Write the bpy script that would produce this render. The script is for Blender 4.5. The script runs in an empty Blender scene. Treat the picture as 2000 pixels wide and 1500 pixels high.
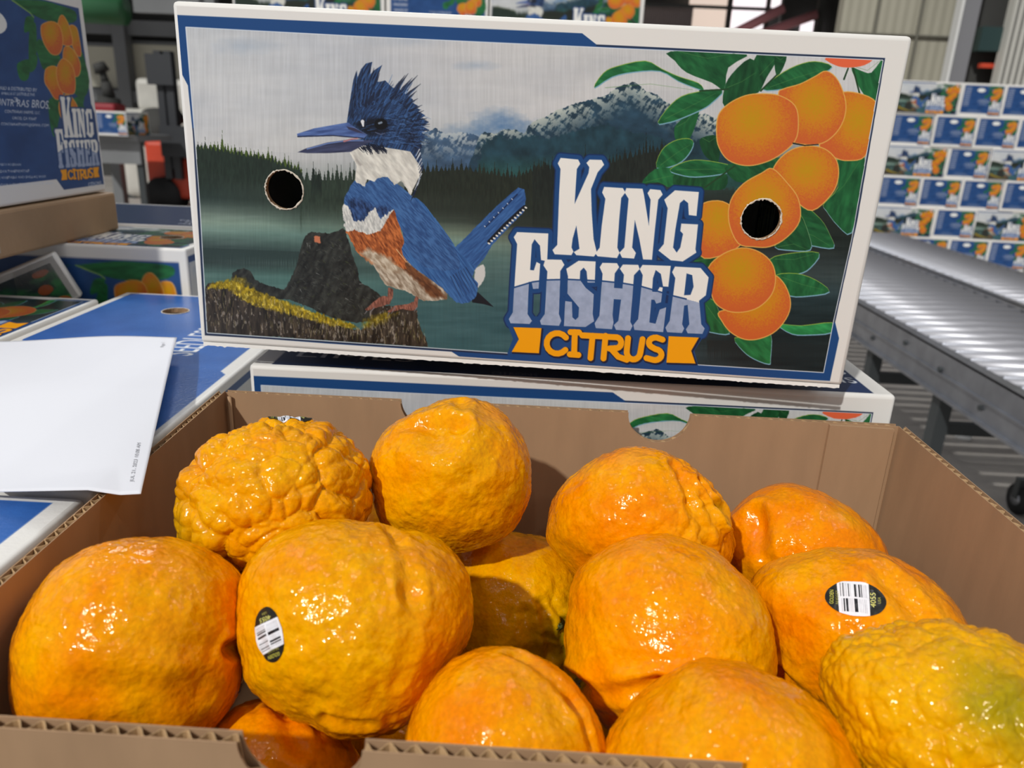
import bpy, bmesh, math, random
import numpy as np
from mathutils import Vector, Matrix
from mathutils.bvhtree import BVHTree

# ------------------------------------------------------------------ world frame
# metres; the camera's eye is the origin, X right, Y away, Z up; the hall floor is at FLOOR
FLOOR = -1.07
FPX = 1488.0
def _n(v):
    v = np.array(v, float); return v/np.linalg.norm(v)
_down = _n((-189, 4305, FPX)); _Z = -_down
_Y = _n((53, -512, FPX)); _Y = _n(_Y-_Z*(_Y@_Z)); _X = np.cross(_Y, _Z)
RC = np.array([_X, _Y, _Z])                 # world = RC @ cam (x right, y down, z forward)
def ray(px, py): return RC@np.array([(px-1000)/FPX, (py-750)/FPX, 1.0])
def onz(px, py, z): d = ray(px, py); return d*(z/d[2])
def ony(px, py, y): d = ray(px, py); return d*(y/d[1])
def onx(px, py, x): d = ray(px, py); return d*(x/d[0])
def project(P):
    c = np.asarray(P)@RC
    return 1000+FPX*c[..., 0]/c[..., 2], 750+FPX*c[..., 1]/c[..., 2]

COL = bpy.context.scene.collection
rng = np.random.default_rng(11)
random.seed(4)

# ------------------------------------------------------------------ materials
def lin(c):
    c = np.asarray(c, float)/255.0
    return np.where(c <= 0.04045, c/12.92, ((c+0.055)/1.055)**2.4)
MATS = {}
def mat(name, color=None, rough=0.6, metal=0.0, spec=0.5, attr=False, bump=None, noise=None, emit=None, coat=0.0, trans=0.0):
    """bump=(kind, scale, strength, distance[, stretch]); noise=(scale, amount): tonal variation"""
    if name in MATS: return MATS[name]
    m = bpy.data.materials.new(name); m.use_nodes = True
    nt = m.node_tree; b = nt.nodes['Principled BSDF']
    b.inputs['Roughness'].default_value = rough
    b.inputs['Metallic'].default_value = metal
    b.inputs['Specular IOR Level'].default_value = spec
    b.inputs['Coat Weight'].default_value = coat
    b.inputs['Coat Roughness'].default_value = 0.12
    tc = nt.nodes.new('ShaderNodeTexCoord')
    src = None
    if attr:
        a = nt.nodes.new('ShaderNodeAttribute'); a.attribute_name = 'Col'; src = a.outputs['Color']
    elif color is not None:
        r = nt.nodes.new('ShaderNodeRGB'); r.outputs[0].default_value = (*[float(x) for x in lin(color)], 1); src = r.outputs[0]
    if noise:
        n = nt.nodes.new('ShaderNodeTexNoise'); n.inputs['Scale'].default_value = noise[0]; n.inputs['Detail'].default_value = 5
        mp = nt.nodes.new('ShaderNodeMapping')
        if len(noise) > 2: mp.inputs['Scale'].default_value = noise[2]
        nt.links.new(tc.outputs['Object'], mp.inputs['Vector']); nt.links.new(mp.outputs[0], n.inputs['Vector'])
        mr = nt.nodes.new('ShaderNodeMapRange'); mr.inputs['From Min'].default_value = .3; mr.inputs['From Max'].default_value = .7
        mr.inputs['To Min'].default_value = 1-noise[1]; mr.inputs['To Max'].default_value = 1+noise[1]
        nt.links.new(n.outputs['Fac'], mr.inputs['Value'])
        mx = nt.nodes.new('ShaderNodeVectorMath'); mx.operation = 'SCALE'
        nt.links.new(src, mx.inputs[0]); nt.links.new(mr.outputs[0], mx.inputs['Scale']); src = mx.outputs[0]
    if src is not None: nt.links.new(src, b.inputs['Base Color'])
    if emit:
        b.inputs['Emission Color'].default_value = (*[float(x) for x in lin(emit[0])], 1)
        b.inputs['Emission Strength'].default_value = emit[1]
    prev = None
    for bp in (bump or []):
        kind, sc, st, dist = bp[:4]
        mp = nt.nodes.new('ShaderNodeMapping'); mp.inputs['Scale'].default_value = bp[4] if len(bp) > 4 else (1, 1, 1)
        nt.links.new(tc.outputs['Object'], mp.inputs['Vector'])
        if kind == 'noise':
            t = nt.nodes.new('ShaderNodeTexNoise'); t.inputs['Scale'].default_value = sc; t.inputs['Detail'].default_value = 3; o = t.outputs['Fac']
        elif kind == 'voronoi':
            t = nt.nodes.new('ShaderNodeTexVoronoi'); t.feature = 'SMOOTH_F1'; t.inputs['Scale'].default_value = sc; o = t.outputs['Distance']
        else:
            t = nt.nodes.new('ShaderNodeTexWave'); t.inputs['Scale'].default_value = sc; t.bands_direction = kind; o = t.outputs['Fac']
        nt.links.new(mp.outputs[0], t.inputs['Vector'])
        bn = nt.nodes.new('ShaderNodeBump'); bn.inputs['Strength'].default_value = st; bn.inputs['Distance'].default_value = dist
        nt.links.new(o, bn.inputs['Height'])
        if prev: nt.links.new(prev, bn.inputs['Normal'])
        prev = bn.outputs[0]
    if prev: nt.links.new(prev, b.inputs['Normal'])
    MATS[name] = m
    return m

M_card = mat('white_board', (232, 229, 224), rough=.5, spec=.35, noise=(30, .025))
M_print = mat('printed_board', rough=.36, spec=.4, attr=True, bump=[('noise', 160, .06, .0005, (1, 1, .06))])
M_print_gloss = mat('printed_board_gloss', rough=.24, spec=.6, attr=True, bump=[('noise', 420, .35, .0005, (1, .35, 1))])
M_dark = mat('carton_inside', (92, 70, 52), rough=.9)
M_kraft = mat('kraft_board', (168, 136, 105), rough=.8, spec=.2, noise=(60, .07, (1, 1, .25)), bump=[('noise', 300, .12, .0006, (1, 1, .08))])
M_kraft2 = mat('kraft_board_weathered', (164, 134, 102), rough=.6, spec=.3, noise=(9, .16), bump=[('noise', 60, .3, .002)])
M_flute = mat('kraft_fluting', (198, 164, 122), rough=.85, spec=.2, noise=(200, .12))
M_peel = mat('mandarin_peel', rough=.10, spec=.32, attr=True, noise=(620, .08),
             bump=[('noise', 170, .55, .0018), ('noise', 480, .26, .0008), ('voronoi', 900, .12, .0004)])
M_peel.node_tree.nodes['Principled BSDF'].inputs['Specular Tint'].default_value = (1.0, .88, .62, 1)
M_calyx = mat('calyx_green', (74, 78, 34), rough=.6, bump=[('noise', 400, .6, .001)])
M_paper = mat('copy_paper', (222, 223, 230), rough=.7, spec=.2, noise=(6, .01))
M_ink = mat('grey_ink', (150, 150, 156), rough=.7)
M_sticker = mat('sticker_film', rough=.3, spec=.5, attr=True)
M_steel = mat('galvanised_steel', (150, 152, 158), rough=.38, metal=.85, noise=(14, .15))
M_roller = mat('roller_steel', (168, 168, 174), rough=.42, metal=.6)
M_black = mat('black_rubber', (28, 28, 30), rough=.7)
M_leg = mat('painted_dark_steel', (62, 66, 68), rough=.5, metal=.3)

# ------------------------------------------------------------------ object helpers
def link(o, parent=None):
    COL.objects.link(o)
    if parent is not None: o.parent = parent
    return o
def tag(o, label=None, cat=None, group=None, kind=None):
    if label: o['label'] = label
    if cat: o['category'] = cat
    if group: o['group'] = group
    if kind: o['kind'] = kind
    return o
def empty(name, M=None, loc=None):
    o = bpy.data.objects.new(name, None); o.empty_display_size = .02
    link(o)
    if M is not None: o.matrix_world = M
    if loc is not None: o.location = loc
    return o
def obj(name, me, material=None, parent=None, smooth=False):
    o = bpy.data.objects.new(name, me)
    if material is not None and not me.materials: me.materials.append(material)
    if smooth: me.polygons.foreach_set('use_smooth', np.ones(len(me.polygons), bool))
    return link(o, parent)
def bm_mesh(bm, name='m'):
    me = bpy.data.meshes.new(name); bm.normal_update(); bm.to_mesh(me); bm.free(); return me
def add_box(bm, lo, hi, bevel=0, seg=2):
    r = bmesh.ops.create_cube(bm, size=1)
    s = [hi[i]-lo[i] for i in range(3)]; c = [(hi[i]+lo[i])/2 for i in range(3)]
    for v in r['verts']: v.co = Vector([v.co[i]*s[i]+c[i] for i in range(3)])
    if bevel:
        es = list({e for v in r['verts'] for e in v.link_edges})
        bmesh.ops.bevel(bm, geom=es, offset=bevel, segments=seg, affect='EDGES', profile=.5)
def box(name, lo, hi, material, parent=None, bevel=0):
    bm = bmesh.new(); add_box(bm, lo, hi, bevel); return obj(name, bm_mesh(bm), material, parent)
def add_cyl(bm, p0, p1, r, n=16, r2=None):
    p0, p1 = Vector(p0), Vector(p1); d = p1-p0
    M = Matrix.Translation((p0+p1)/2)@d.to_track_quat('Z', 'Y').to_matrix().to_4x4()
    bmesh.ops.create_cone(bm, cap_ends=True, segments=n, radius1=r, radius2=r if r2 is None else r2, depth=d.length, matrix=M)
def cyl(name, p0, p1, r, material, parent=None, n=16, r2=None):
    bm = bmesh.new(); add_cyl(bm, p0, p1, r, n, r2); return obj(name, bm_mesh(bm), material, parent, True)
def grid_mesh(name, P, colors=None, keep=None):
    """P: (H,W,3) vertices; colors (H,W,3) linear; keep (H-1,W-1) mask"""
    H, W, _ = P.shape
    idx = np.arange(H*W, dtype=np.int32).reshape(H, W)
    q = np.stack([idx[:-1, :-1], idx[1:, :-1], idx[1:, 1:], idx[:-1, 1:]], -1).reshape(-1, 4)
    if keep is not None: q = q[keep.reshape(-1)]
    me = bpy.data.meshes.new(name)
    me.vertices.add(H*W); me.vertices.foreach_set('co', P.reshape(-1).astype(np.float32))
    me.loops.add(q.size); me.loops.foreach_set('vertex_index', q.reshape(-1))
    me.polygons.add(len(q)); me.polygons.foreach_set('loop_start', np.arange(0, q.size, 4, dtype=np.int32))
    me.update(calc_edges=True)
    if colors is not None: set_colors(me, colors.reshape(-1, 3))
    return me
def set_colors(me, c):
    a = me.color_attributes.new('Col', 'FLOAT_COLOR', 'POINT')
    full = np.ones((len(c), 4), np.float32); full[:, :3] = c
    a.data.foreach_set('color', full.reshape(-1))

# ------------------------------------------------------------------ 2-D printing: what the cartons have printed on them
def vnoise(x, y, seed=0):
    xi, yi = np.floor(x).astype(np.int64), np.floor(y).astype(np.int64)
    fx, fy = x-xi, y-yi; fx = fx*fx*(3-2*fx); fy = fy*fy*(3-2*fy)
    def h(a, b):
        n = (a*374761393+b*668265263+seed*974634777) & 0xffffffff
        n = ((n ^ (n >> 13))*1274126177) & 0xffffffff
        return ((n ^ (n >> 16)) & 0xffff)/65535.0
    return (h(xi, yi)*(1-fx)+h(xi+1, yi)*fx)*(1-fy)+(h(xi, yi+1)*(1-fx)+h(xi+1, yi+1)*fx)*fy
def fbm(x, y, seed=0, o=4):
    s = 0; a = .5
    for i in range(o): s = s+a*vnoise(x*2**i, y*2**i, seed+i); a *= .5
    return s/(1-.5**o)
def smoothpoly(p, k=5):
    p = np.array(p, float); n = len(p); out = []
    for i in range(n):
        p0, p1, p2, p3 = p[i-1], p[i], p[(i+1) % n], p[(i+2) % n]
        for t in np.arange(k)/k:
            out.append(.5*((2*p1)+(-p0+p2)*t+(2*p0-5*p1+4*p2-p3)*t*t+(-p0+3*p1-3*p2+p3)*t**3))
    return np.array(out)
def sdf(poly, X, Y):
    d = np.full(X.shape, 1e9); ins = np.zeros(X.shape, bool); n = len(poly)
    for i in range(n):
        ax, ay = poly[i]; bx, by = poly[(i+1) % n]
        ex, ey = bx-ax, by-ay; wx, wy = X-ax, Y-ay
        t = np.clip((wx*ex+wy*ey)/(ex*ex+ey*ey+1e-12), 0, 1)
        d = np.minimum(d, (wx-ex*t)**2+(wy-ey*t)**2)
        if ay != by:
            c = ((ay <= Y) & (by > Y)) | ((by <= Y) & (ay > Y))
            ins ^= c & (X < ax+ex*(Y-ay)/ey)
    d = np.sqrt(d); return np.where(ins, d, -d)
_TEXT = {}
def text_tris(s):
    if s in _TEXT: return _TEXT[s]
    cu = bpy.data.curves.new('t', 'FONT'); cu.body = s; cu.resolution_u = 3
    o = bpy.data.objects.new('t', cu); COL.objects.link(o)
    dg = bpy.context.evaluated_depsgraph_get(); me = o.evaluated_get(dg).to_mesh()
    me.calc_loop_triangles()
    V = np.array([v.co[:2] for v in me.vertices]); T = np.array([t.vertices[:] for t in me.loop_triangles])
    r = V[T] if len(T) else np.zeros((0, 3, 2)); o.to_mesh_clear() if hasattr(o, 'to_mesh_clear') else None
    bpy.data.objects.remove(o); bpy.data.curves.remove(cu)
    lo, hi = r.reshape(-1, 2).min(0), r.reshape(-1, 2).max(0)
    r = (r-lo)/(hi-lo); _TEXT[s] = (r, (hi-lo)[0]/(hi-lo)[1]); return _TEXT[s]

class Canvas:
    def __init__(s, QX, QY, base):
        s.X, s.Y = QX, QY; s.c = np.zeros(QX.shape+(3,)); s.c[:] = base
        s.px = float(np.median(np.hypot(np.diff(QX, axis=1), np.diff(QY, axis=1))))
    def reg(s, x0, y0, x1, y1):
        m = (s.X >= x0) & (s.X <= x1) & (s.Y >= y0) & (s.Y <= y1)
        r = np.flatnonzero(m.any(1)); c = np.flatnonzero(m.any(0))
        if len(r) == 0: return None
        return (slice(r[0], r[-1]+1), slice(c[0], c[-1]+1))
    def blend(s, sl, a, col):
        X, Y = s.X[sl], s.Y[sl]
        cc = col(X, Y) if callable(col) else np.array(col, float)
        s.c[sl] = s.c[sl]*(1-a[..., None])+cc*a[..., None]
    def fill(s, poly, col, smooth=0, grow=0, soft=.6, alpha=1, clip=None, rag=0, seed=0):
        p = smoothpoly(poly, smooth) if smooth else np.array(poly, float)
        g = grow+2+soft+rag
        sl = s.reg(p[:, 0].min()-g, p[:, 1].min()-g, p[:, 0].max()+g, p[:, 1].max()+g)
        if sl is None: return
        X, Y = s.X[sl], s.Y[sl]; d = sdf(p, X, Y)+grow
        if rag: d = d+(fbm(X/4, Y/7, seed, 3)-.5)*2*rag
        a = np.clip(d/(2*soft*max(s.px, 1e-9)+1e-9)+.5, 0, 1)*alpha if soft <= 1 else np.clip(d/soft, 0, 1)*alpha
        if clip is not None: a = a*(sdf(np.array(clip, float), X, Y) > 0)
        s.blend(sl, a, col)
    def stroke(s, pts, w0, col, w1=None, alpha=1):
        w1 = w0 if w1 is None else w1; pts = np.array(pts, float); g = max(w0, w1)+2
        sl = s.reg(pts[:, 0].min()-g, pts[:, 1].min()-g, pts[:, 0].max()+g, pts[:, 1].max()+g)
        if sl is None: return
        X, Y = s.X[sl], s.Y[sl]; best = np.full(X.shape, -1e9); n = len(pts)-1
        for i in range(n):
            (ax, ay), (bx, by) = pts[i], pts[i+1]; ex, ey = bx-ax, by-ay
            t = np.clip(((X-ax)*ex+(Y-ay)*ey)/(ex*ex+ey*ey+1e-12), 0, 1)
            w = w0+(w1-w0)*(i+t)/n
            best = np.maximum(best, w/2-np.hypot(X-ax-ex*t, Y-ay-ey*t))
        s.blend(sl, np.clip(best/s.px+.5, 0, 1)*alpha, col)
    def text(s, body, x, y, w, h, col, ang=0, bold=0):
        """(x, y): left end of the baseline; w, h: drawn width and height"""
        T, asp = text_tris(body); ca, sa = math.cos(ang), math.sin(ang)
        P = T*np.array([w, h]); Q = np.stack([x+P[..., 0]*ca+P[..., 1]*sa, y+P[..., 0]*sa-P[..., 1]*ca], -1)
        lo, hi = Q.reshape(-1, 2).min(0)-1, Q.reshape(-1, 2).max(0)+1
        sl = s.reg(lo[0], lo[1], hi[0], hi[1])
        if sl is None: return
        X, Y = s.X[sl], s.Y[sl]; a = np.zeros(X.shape); k = s.px
        for ox, oy in ((-.25, -.25), (.25, -.25), (-.25, .25), (.25, .25)):
            XX, YY = X+ox*k, Y+oy*k; ins = np.zeros(X.shape, bool)
            for t in Q:
                (x0, y0), (x1, y1), (x2, y2) = t
                if abs((x1-x0)*(y2-y0)-(x2-x0)*(y1-y0)) < 1e-12: continue
                b = (XX >= t[:, 0].min()) & (XX <= t[:, 0].max()) & (YY >= t[:, 1].min()) & (YY <= t[:, 1].max())
                if not b.any(): continue
                d0 = (x1-x0)*(YY-y0)-(y1-y0)*(XX-x0); d1 = (x2-x1)*(YY-y1)-(y2-y1)*(XX-x1); d2 = (x0-x2)*(YY-y2)-(y0-y2)*(XX-x2)
                ins |= ((d0 >= 0) & (d1 >= 0) & (d2 >= 0)) | ((d0 <= 0) & (d1 <= 0) & (d2 <= 0))
            a += ins*.25
        s.blend(sl, a, col)
    def linear(s): return lin(np.clip(s.c, 0, 255))

def Z(sc, ox, oy):
    return lambda pts: [(ox+x/sc, oy+y/sc) for x, y in pts]
Z4 = Z(3.75, 340, 0); Z5 = Z(3.75, 560, 100); Z6 = Z(3.226, 380, 380); Z7 = Z(3.0, 960, 280)
Z8 = Z(3.077, 1130, 80); ZR = Z(3.26, 1240, 400)
BLUE = (28, 72, 128); NAVY = (32, 46, 74); WHITE = (232, 229, 224)

LET_KING = [
 [(405,85),(508,95),(520,120),(500,150),(487,355),(568,175),(573,140),(556,115),(575,95),(645,97),(660,125),(622,170),(583,268),(587,400),(598,560),(617,640),(600,663),(497,655),(482,637),(515,618),(508,560),(497,482),(475,560),(469,610),(480,634),(468,655),(370,650),(357,625),(385,595),(396,300),(404,150),(388,118)],
 [(660,255),(770,262),(784,288),(760,320),(748,450),(737,610),(750,642),(735,672),(622,662),(608,645),(634,610),(646,480),(667,325),(648,288)],
 [(790,262),(885,266),(893,300),(922,482),(932,330),(914,292),(930,268),(990,274),(1003,300),(977,330),(958,500),(940,682),(888,680),(866,560),(840,450),(824,610),(846,642),(835,675),(765,670),(750,640),(778,610),(803,325),(780,288)],
 [(1075,275),(1215,285),(1201,425),(1156,420),(1152,350),(1127,330),(1104,350),(1078,500),(1064,610),(1085,640),(1106,610),(1122,530),(1106,514),(1112,470),(1210,475),(1195,620),(1200,640),(1120,692),(1050,685),(978,628),(1009,590),(1032,380),(1012,330)],
]
LET_FISHER = [
 [(150,520),(333,528),(326,690),(290,684),(284,600),(252,562),(236,592),(226,742),(248,744),(264,695),(285,706),(275,850),(244,852),(236,812),(218,812),(210,1000),(236,1040),(222,1057),(112,1053),(102,1030),(126,990),(134,840),(150,590),(130,550)],
 [(315,680),(410,682),(427,712),(403,748),(394,1000),(408,1040),(395,1068),(292,1062),(285,1040),(313,1000),(327,750),(304,715)],
 [(510,688),(610,692),(605,815),(563,815),(557,750),(540,728),(520,748),(517,800),(552,848),(598,885),(592,1000),(600,1042),(550,1075),(425,1070),(433,925),(470,930),(473,1020),(492,1036),(510,1018),(514,962),(446,880),(448,780),(438,735)],
 [(650,700),(735,702),(748,725),(722,762),(717,848),(768,852),(776,770),(752,735),(770,710),(860,712),(868,737),(835,772),(812,1045),(825,1070),(812,1097),(730,1092),(718,1065),(744,1040),(760,915),(716,912),(708,1005),(714,1050),(705,1088),(612,1082),(605,1055),(633,1010),(651,765),(634,726)],
 [(885,712),(1050,718),(1036,840),(1005,838),(992,765),(962,742),(946,790),(940,870),(968,872),(986,842),(1003,845),(992,930),(966,938),(955,915),(936,915),(924,1050),(962,1058),(986,975),(1022,962),(1005,1105),(838,1092),(832,1065),(860,1030),(886,772),(868,737)],
 [(1075,722),(1225,730),(1272,785),(1256,890),(1216,922),(1228,1060),(1248,1085),(1235,1115),(1150,1112),(1140,1090),(1160,1060),(1150,945),(1128,950),(1116,1060),(1128,1085),(1115,1110),(1030,1105),(1020,1080),(1045,1040),(1077,790),(1058,755)],
]
R_COUNTER = [(1143,762),(1176,772),(1184,840),(1166,888),(1128,890)]
ARC = [(80,858),(130,845),(240,812),(330,800),(450,797),(640,806),(760,818),(870,836),(960,862),(1050,890),(1140,912),(1260,945)]
def arcpts(cx, cy, rx, ry, a0, a1, n=14):
    return [(cx+rx*math.cos(math.radians(a)), cy+ry*math.sin(math.radians(a))) for a in np.linspace(a0, a1, n)]
CITRUS = [arcpts(385,1172,62,60,-35,-320), [(488,1106),(484,1236)], [(463,1106),(513,1108)], [(459,1236),(509,1240)],
          [(532,1125),(650,1131)], [(592,1128),(580,1258)],
          [(668,1128),(656,1260)], [(668,1133),(725,1136)]+arcpts(730,1168,30,32,-80,80,8)+[(690,1202)], [(700,1203),(742,1250),(792,1268)],
          [(800,1142),(793,1205)]+arcpts(832,1222,40,44,170,10,10)+[(885,1148)],
          [(1002,1150),(968,1138)]+arcpts(958,1168,36,30,-100,-230,7)+[(960,1205)]+arcpts(958,1238,38,32,-60,110,9)+[(908,1258)]]
FLAGS = [[(128,1077),(293,1083),(278,1230),(118,1222),(160,1148)], [(1038,1130),(1215,1138),(1170,1215),(1195,1290),(1025,1285)]]
PLATE = [(95,1000),(84,1030),(128,1145),(96,1228),(100,1275),(180,1310),(1150,1330),(1212,1318),(1186,1215),(1240,1130),(1252,1090),(1200,1060),(700,1040),(300,1020)]
def paint_logo(cv, f, k, outline=BLUE, sky=False):
    """f maps the lettering's own units to canvas units; k = canvas units per lettering unit"""
    allf = LET_KING+LET_FISHER
    for p in allf: cv.fill(f(p), (22, 46, 92), grow=33*k)
    for p in allf: cv.fill(f(p), outline, grow=26*k)
    cv.fill(f(PLATE), outline, grow=2*k)
    for p in LET_KING: cv.fill(f(p), (240, 238, 232), smooth=0)
    below = ARC+[(1300,1200),(60,1200)]
    silver = lambda X, Y: np.array([158, 172, 200.])+(fbm(X*.12/k*.3, Y*.12/k*.3, 5, 3)-.5)[..., None]*26
    for p in LET_FISHER:
        cv.fill(f(p), (240, 238, 232)); cv.fill(f(p), silver, clip=f(below))
    cv.fill(f(R_COUNTER), outline)
    cv.stroke(f(ARC[1:-1]), 9*k, outline)
    for p in FLAGS: cv.fill([(x+2*k*3, y+2*k*3) for x, y in f(p)], (22, 32, 60), grow=5*k); cv.fill(f(p), (250, 166, 16))
    for p in CITRUS: cv.stroke(f([(x+5, y+6) for x, y in p]), 46*k, (22, 32, 60))
    for p in CITRUS: cv.stroke(f(p), 35*k, (250, 166, 16))

def orange_col(cx, cy, rx, ry, hx=0, hy=-.1, seed=0):
    def g(X, Y):
        d = np.hypot((X-cx)/rx-hx, (Y-cy)/ry-hy); n = (fbm(X/1.6, Y/1.6, seed, 2)-.5)
        t = np.clip(d+n*.7, 0, 1)[..., None]
        a, b, c = np.array([196, 146, 12.]), np.array([210, 132, 28.]), np.array([206, 98, 44.])
        return np.where(t < .55, a+(b-a)*t/.55, b+(c-b)*(t-.55)/.45)
    return g
def leaf_col(seed, tone=1.0, ang=0.6):
    def g(X, Y):
        n = fbm((X*math.cos(ang)+Y*math.sin(ang))/22, (Y*math.cos(ang)-X*math.sin(ang))/7, seed, 3)[..., None]
        return (np.array([16, 66, 36.])+n*np.array([26, 54, 30.]))*tone
    return g
def paint_orange(cv, poly, cx, cy, rx, ry, seed, smooth=5, clip=None):
    cv.fill(poly, (226, 172, 84), smooth=smooth, grow=1.3*cv.px, clip=clip)
    cv.fill(poly, orange_col(cx, cy, rx, ry, seed=seed), smooth=smooth, grow=-.7*cv.px, clip=clip)
def ell(cx, cy, rx, ry, n=22, rot=0):
    c, s = math.cos(rot), math.sin(rot)
    return [(cx+rx*math.cos(t)*c-ry*math.sin(t)*s, cy+rx*math.cos(t)*s+ry*math.sin(t)*c) for t in np.linspace(0, 2*math.pi, n, endpoint=False)]

def lerp_table(X, Y, xs, ys, T):
    T = np.array(T, float)
    fx = np.interp(X, xs, np.arange(len(xs))); fy = np.interp(Y, ys, np.arange(len(ys)))
    x0 = np.minimum(fx.astype(int), len(xs)-2); y0 = np.minimum(fy.astype(int), len(ys)-2)
    tx, ty = (fx-x0)[..., None], (fy-y0)[..., None]
    return (T[y0, x0]*(1-tx)+T[y0, x0+1]*tx)*(1-ty)+(T[y0+1, x0]*(1-tx)+T[y0+1, x0+1]*tx)*ty

def paint_front(QX, QY):
    cv = Canvas(QX, QY, WHITE)
    frame = [(342,29),(1137,65),(1165,87),(1728.6,113.5),(1674,432),(1631,629),(1638.8,661),(1621,744),(1240,723.6),(904,701),(882,687),(640,671),(404,653),(388,400),(378.7,283),(367,167),(348,131)]
    pic = [(363.5,53.5),(700,71.5),(1130,91.5),(1724,118),(1663,466),(1626,633),(1608,727),(992,689),(620,664),(405,649.5),(391,400),(382.5,283)]
    cv.fill(frame, BLUE)
    cv.fill([(1165,87),(1728.6,113.5),(1674,432),(1631,629),(1625,633),(1663,466),(1720,118),(1164,90)], NAVY)
    cv.fill([(376,250),(384,250),(391,400),(405,649.5),(620,664),(992,689),(992,694),(620,668),(400,655)], NAVY)
    cv.fill(pic, (226, 232, 240), grow=1.4)
    # lake, mist and sky: colours of the printed landscape down its height, at five columns
    xs = [400, 620, 900, 1150, 1450, 1700]
    ys = [50, 200, 300, 350, 385, 410, 432, 450, 480, 512, 535, 590, 660, 730]
    S = (196,199,202); S2 = (203,203,204)
    T = [[S,(190,194,200),S2,(196,197,198),S2,S2],
         [(200,202,204),S,(194,197,200),S2,(190,192,194),S2],
         [(198,199,200),(190,192,192),(150,160,165),(70,92,102),(40,60,52),(60,70,70)],
         [(40,54,50),(150,158,155),(52,62,54),(36,44,38),(34,40,36),(40,46,40)],
         [(46,62,60),(72,84,76),(44,52,46),(34,42,38),(30,34,32),(30,40,34)],
         [(96,112,104),(98,118,108),(58,68,60),(44,48,42),(32,36,34),(28,38,34)],
         [(132,152,138),(122,150,138),(112,128,112),(92,90,74),(36,42,40),(30,40,38)],
         [(112,138,128),(104,136,128),(112,140,130),(96,106,96),(40,50,50),(44,54,54)],
         [(54,70,68),(66,88,84),(92,122,118),(84,108,106),(52,66,66),(50,62,62)],
         [(48,62,60),(60,82,78),(72,100,98),(72,100,104),(46,66,70),(40,58,62)],
         [(82,112,106),(80,118,112),(62,94,94),(60,92,98),(32,50,54),(28,44,46)],
         [(76,108,104),(74,110,108),(56,92,98),(52,86,94),(24,38,40),(24,36,38)],
         [(70,100,98),(70,104,104),(60,98,104),(56,88,96),(30,42,46),(22,32,34)],
         [(60,90,90),(66,98,100),(62,98,104),(54,80,88),(62,76,82),(56,68,74)]]
    def bg(X, Y):
        Yt = Y-.05*(X-400)
        c = lerp_table(X, Yt, xs, ys, T)
        n = (fbm(X/2.2, Y/60, 3, 3)-.5)[..., None]; n2 = (fbm(X/90, Y/9, 8, 4)-.5)[..., None]
        cl = (fbm(X/120, Y/40, 21, 4)-.5)[..., None]
        return c*(1+n*.10)+n2*np.where(Yt > 400, 26, 7)[..., None]+cl*np.where(Yt < 290, 26, 4)[..., None]*np.array([1., .9, .7])
    cv.fill(pic, bg)
    clip = pic
    # blue cloud and the mountain ranges
    for cx, cy, rx, ry, a in ((975,238,52,24,.55),(930,258,60,18,.45),(1010,255,30,20,.4),(480,90,60,16,.12),(930,128,40,9,.18),(800,80,90,12,.08)):
        sl = cv.reg(cx-2*rx, cy-2*ry, cx+2*rx, cy+2*ry)
        X, Y = cv.X[sl], cv.Y[sl]; d = np.hypot((X-cx)/rx, (Y-cy)/ry)+(fbm(X/14, Y/8, 4, 3)-.5)*.7
        cv.blend(sl, np.clip(1-d*.75, 0, 1)*a*1.3, (70, 112, 160))
    def rock(dark, snow, top, seed, amt):
        def g(X, Y):
            n = .5*fbm(X/5+Y/9, Y/10, seed, 4)+.5*fbm(X/14-Y/12, Y/14, seed+9, 4); k = np.clip((n-.44)*8, 0, 1)*np.clip(1-(Y-top(X))/amt, 0, 1)
            d = np.array(dark, float)*(.75+.5*fbm(X/20, Y/14, seed+3, 3))[..., None]
            return d*(1-k[..., None])+np.array(snow, float)*k[..., None]
        return g
    m1 = [(820,262),(838,255),(850,250),(870,262),(900,258),(925,262),(945,270),(960,300),(960,345),(820,345)]
    cv.fill(m1, rock((62,86,112), (176,186,190), lambda X: 262+0*X, 31, 55), clip=clip, rag=4)
    m2 = [(905,345),(925,300),(935,268),(945,257),(965,262),(985,252),(1010,254),(1024,262),(1032,245),(1045,236),(1062,230),(1090,214),(1120,203),(1150,196),(1185,186),(1205,170),(1222,165),(1236,160),(1248,166),(1262,178),(1282,184),(1300,198),(1320,212),(1350,226),(1378,222),(1400,232),(1430,256),(1450,300),(1450,360)]
    cv.fill(m2, rock((40,66,84), (186,194,186), lambda X: np.interp(X, [950,1050,1150,1230,1300,1420], [258,232,195,160,195,250]), 37, 62), clip=clip, rag=2)
    def dark_m(X, Y):
        n = fbm(X/16, Y/20, 55, 4)[..., None]; return np.array([34, 62, 74.])*(.7+.6*n)+np.array([8, 20, 6.])*np.clip((Y-300)/40, 0, 1)[..., None]
    cv.fill([(925,345),(945,275),(975,262),(1000,272),(1040,262),(1065,270),(1100,262),(1150,246),(1185,240),(1240,256),(1290,268),(1330,282),(1380,268),(1440,300),(1450,370)], dark_m, clip=clip, rag=7, soft=4)
    # spruce skylines
    r = np.random.default_rng(5)
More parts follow.
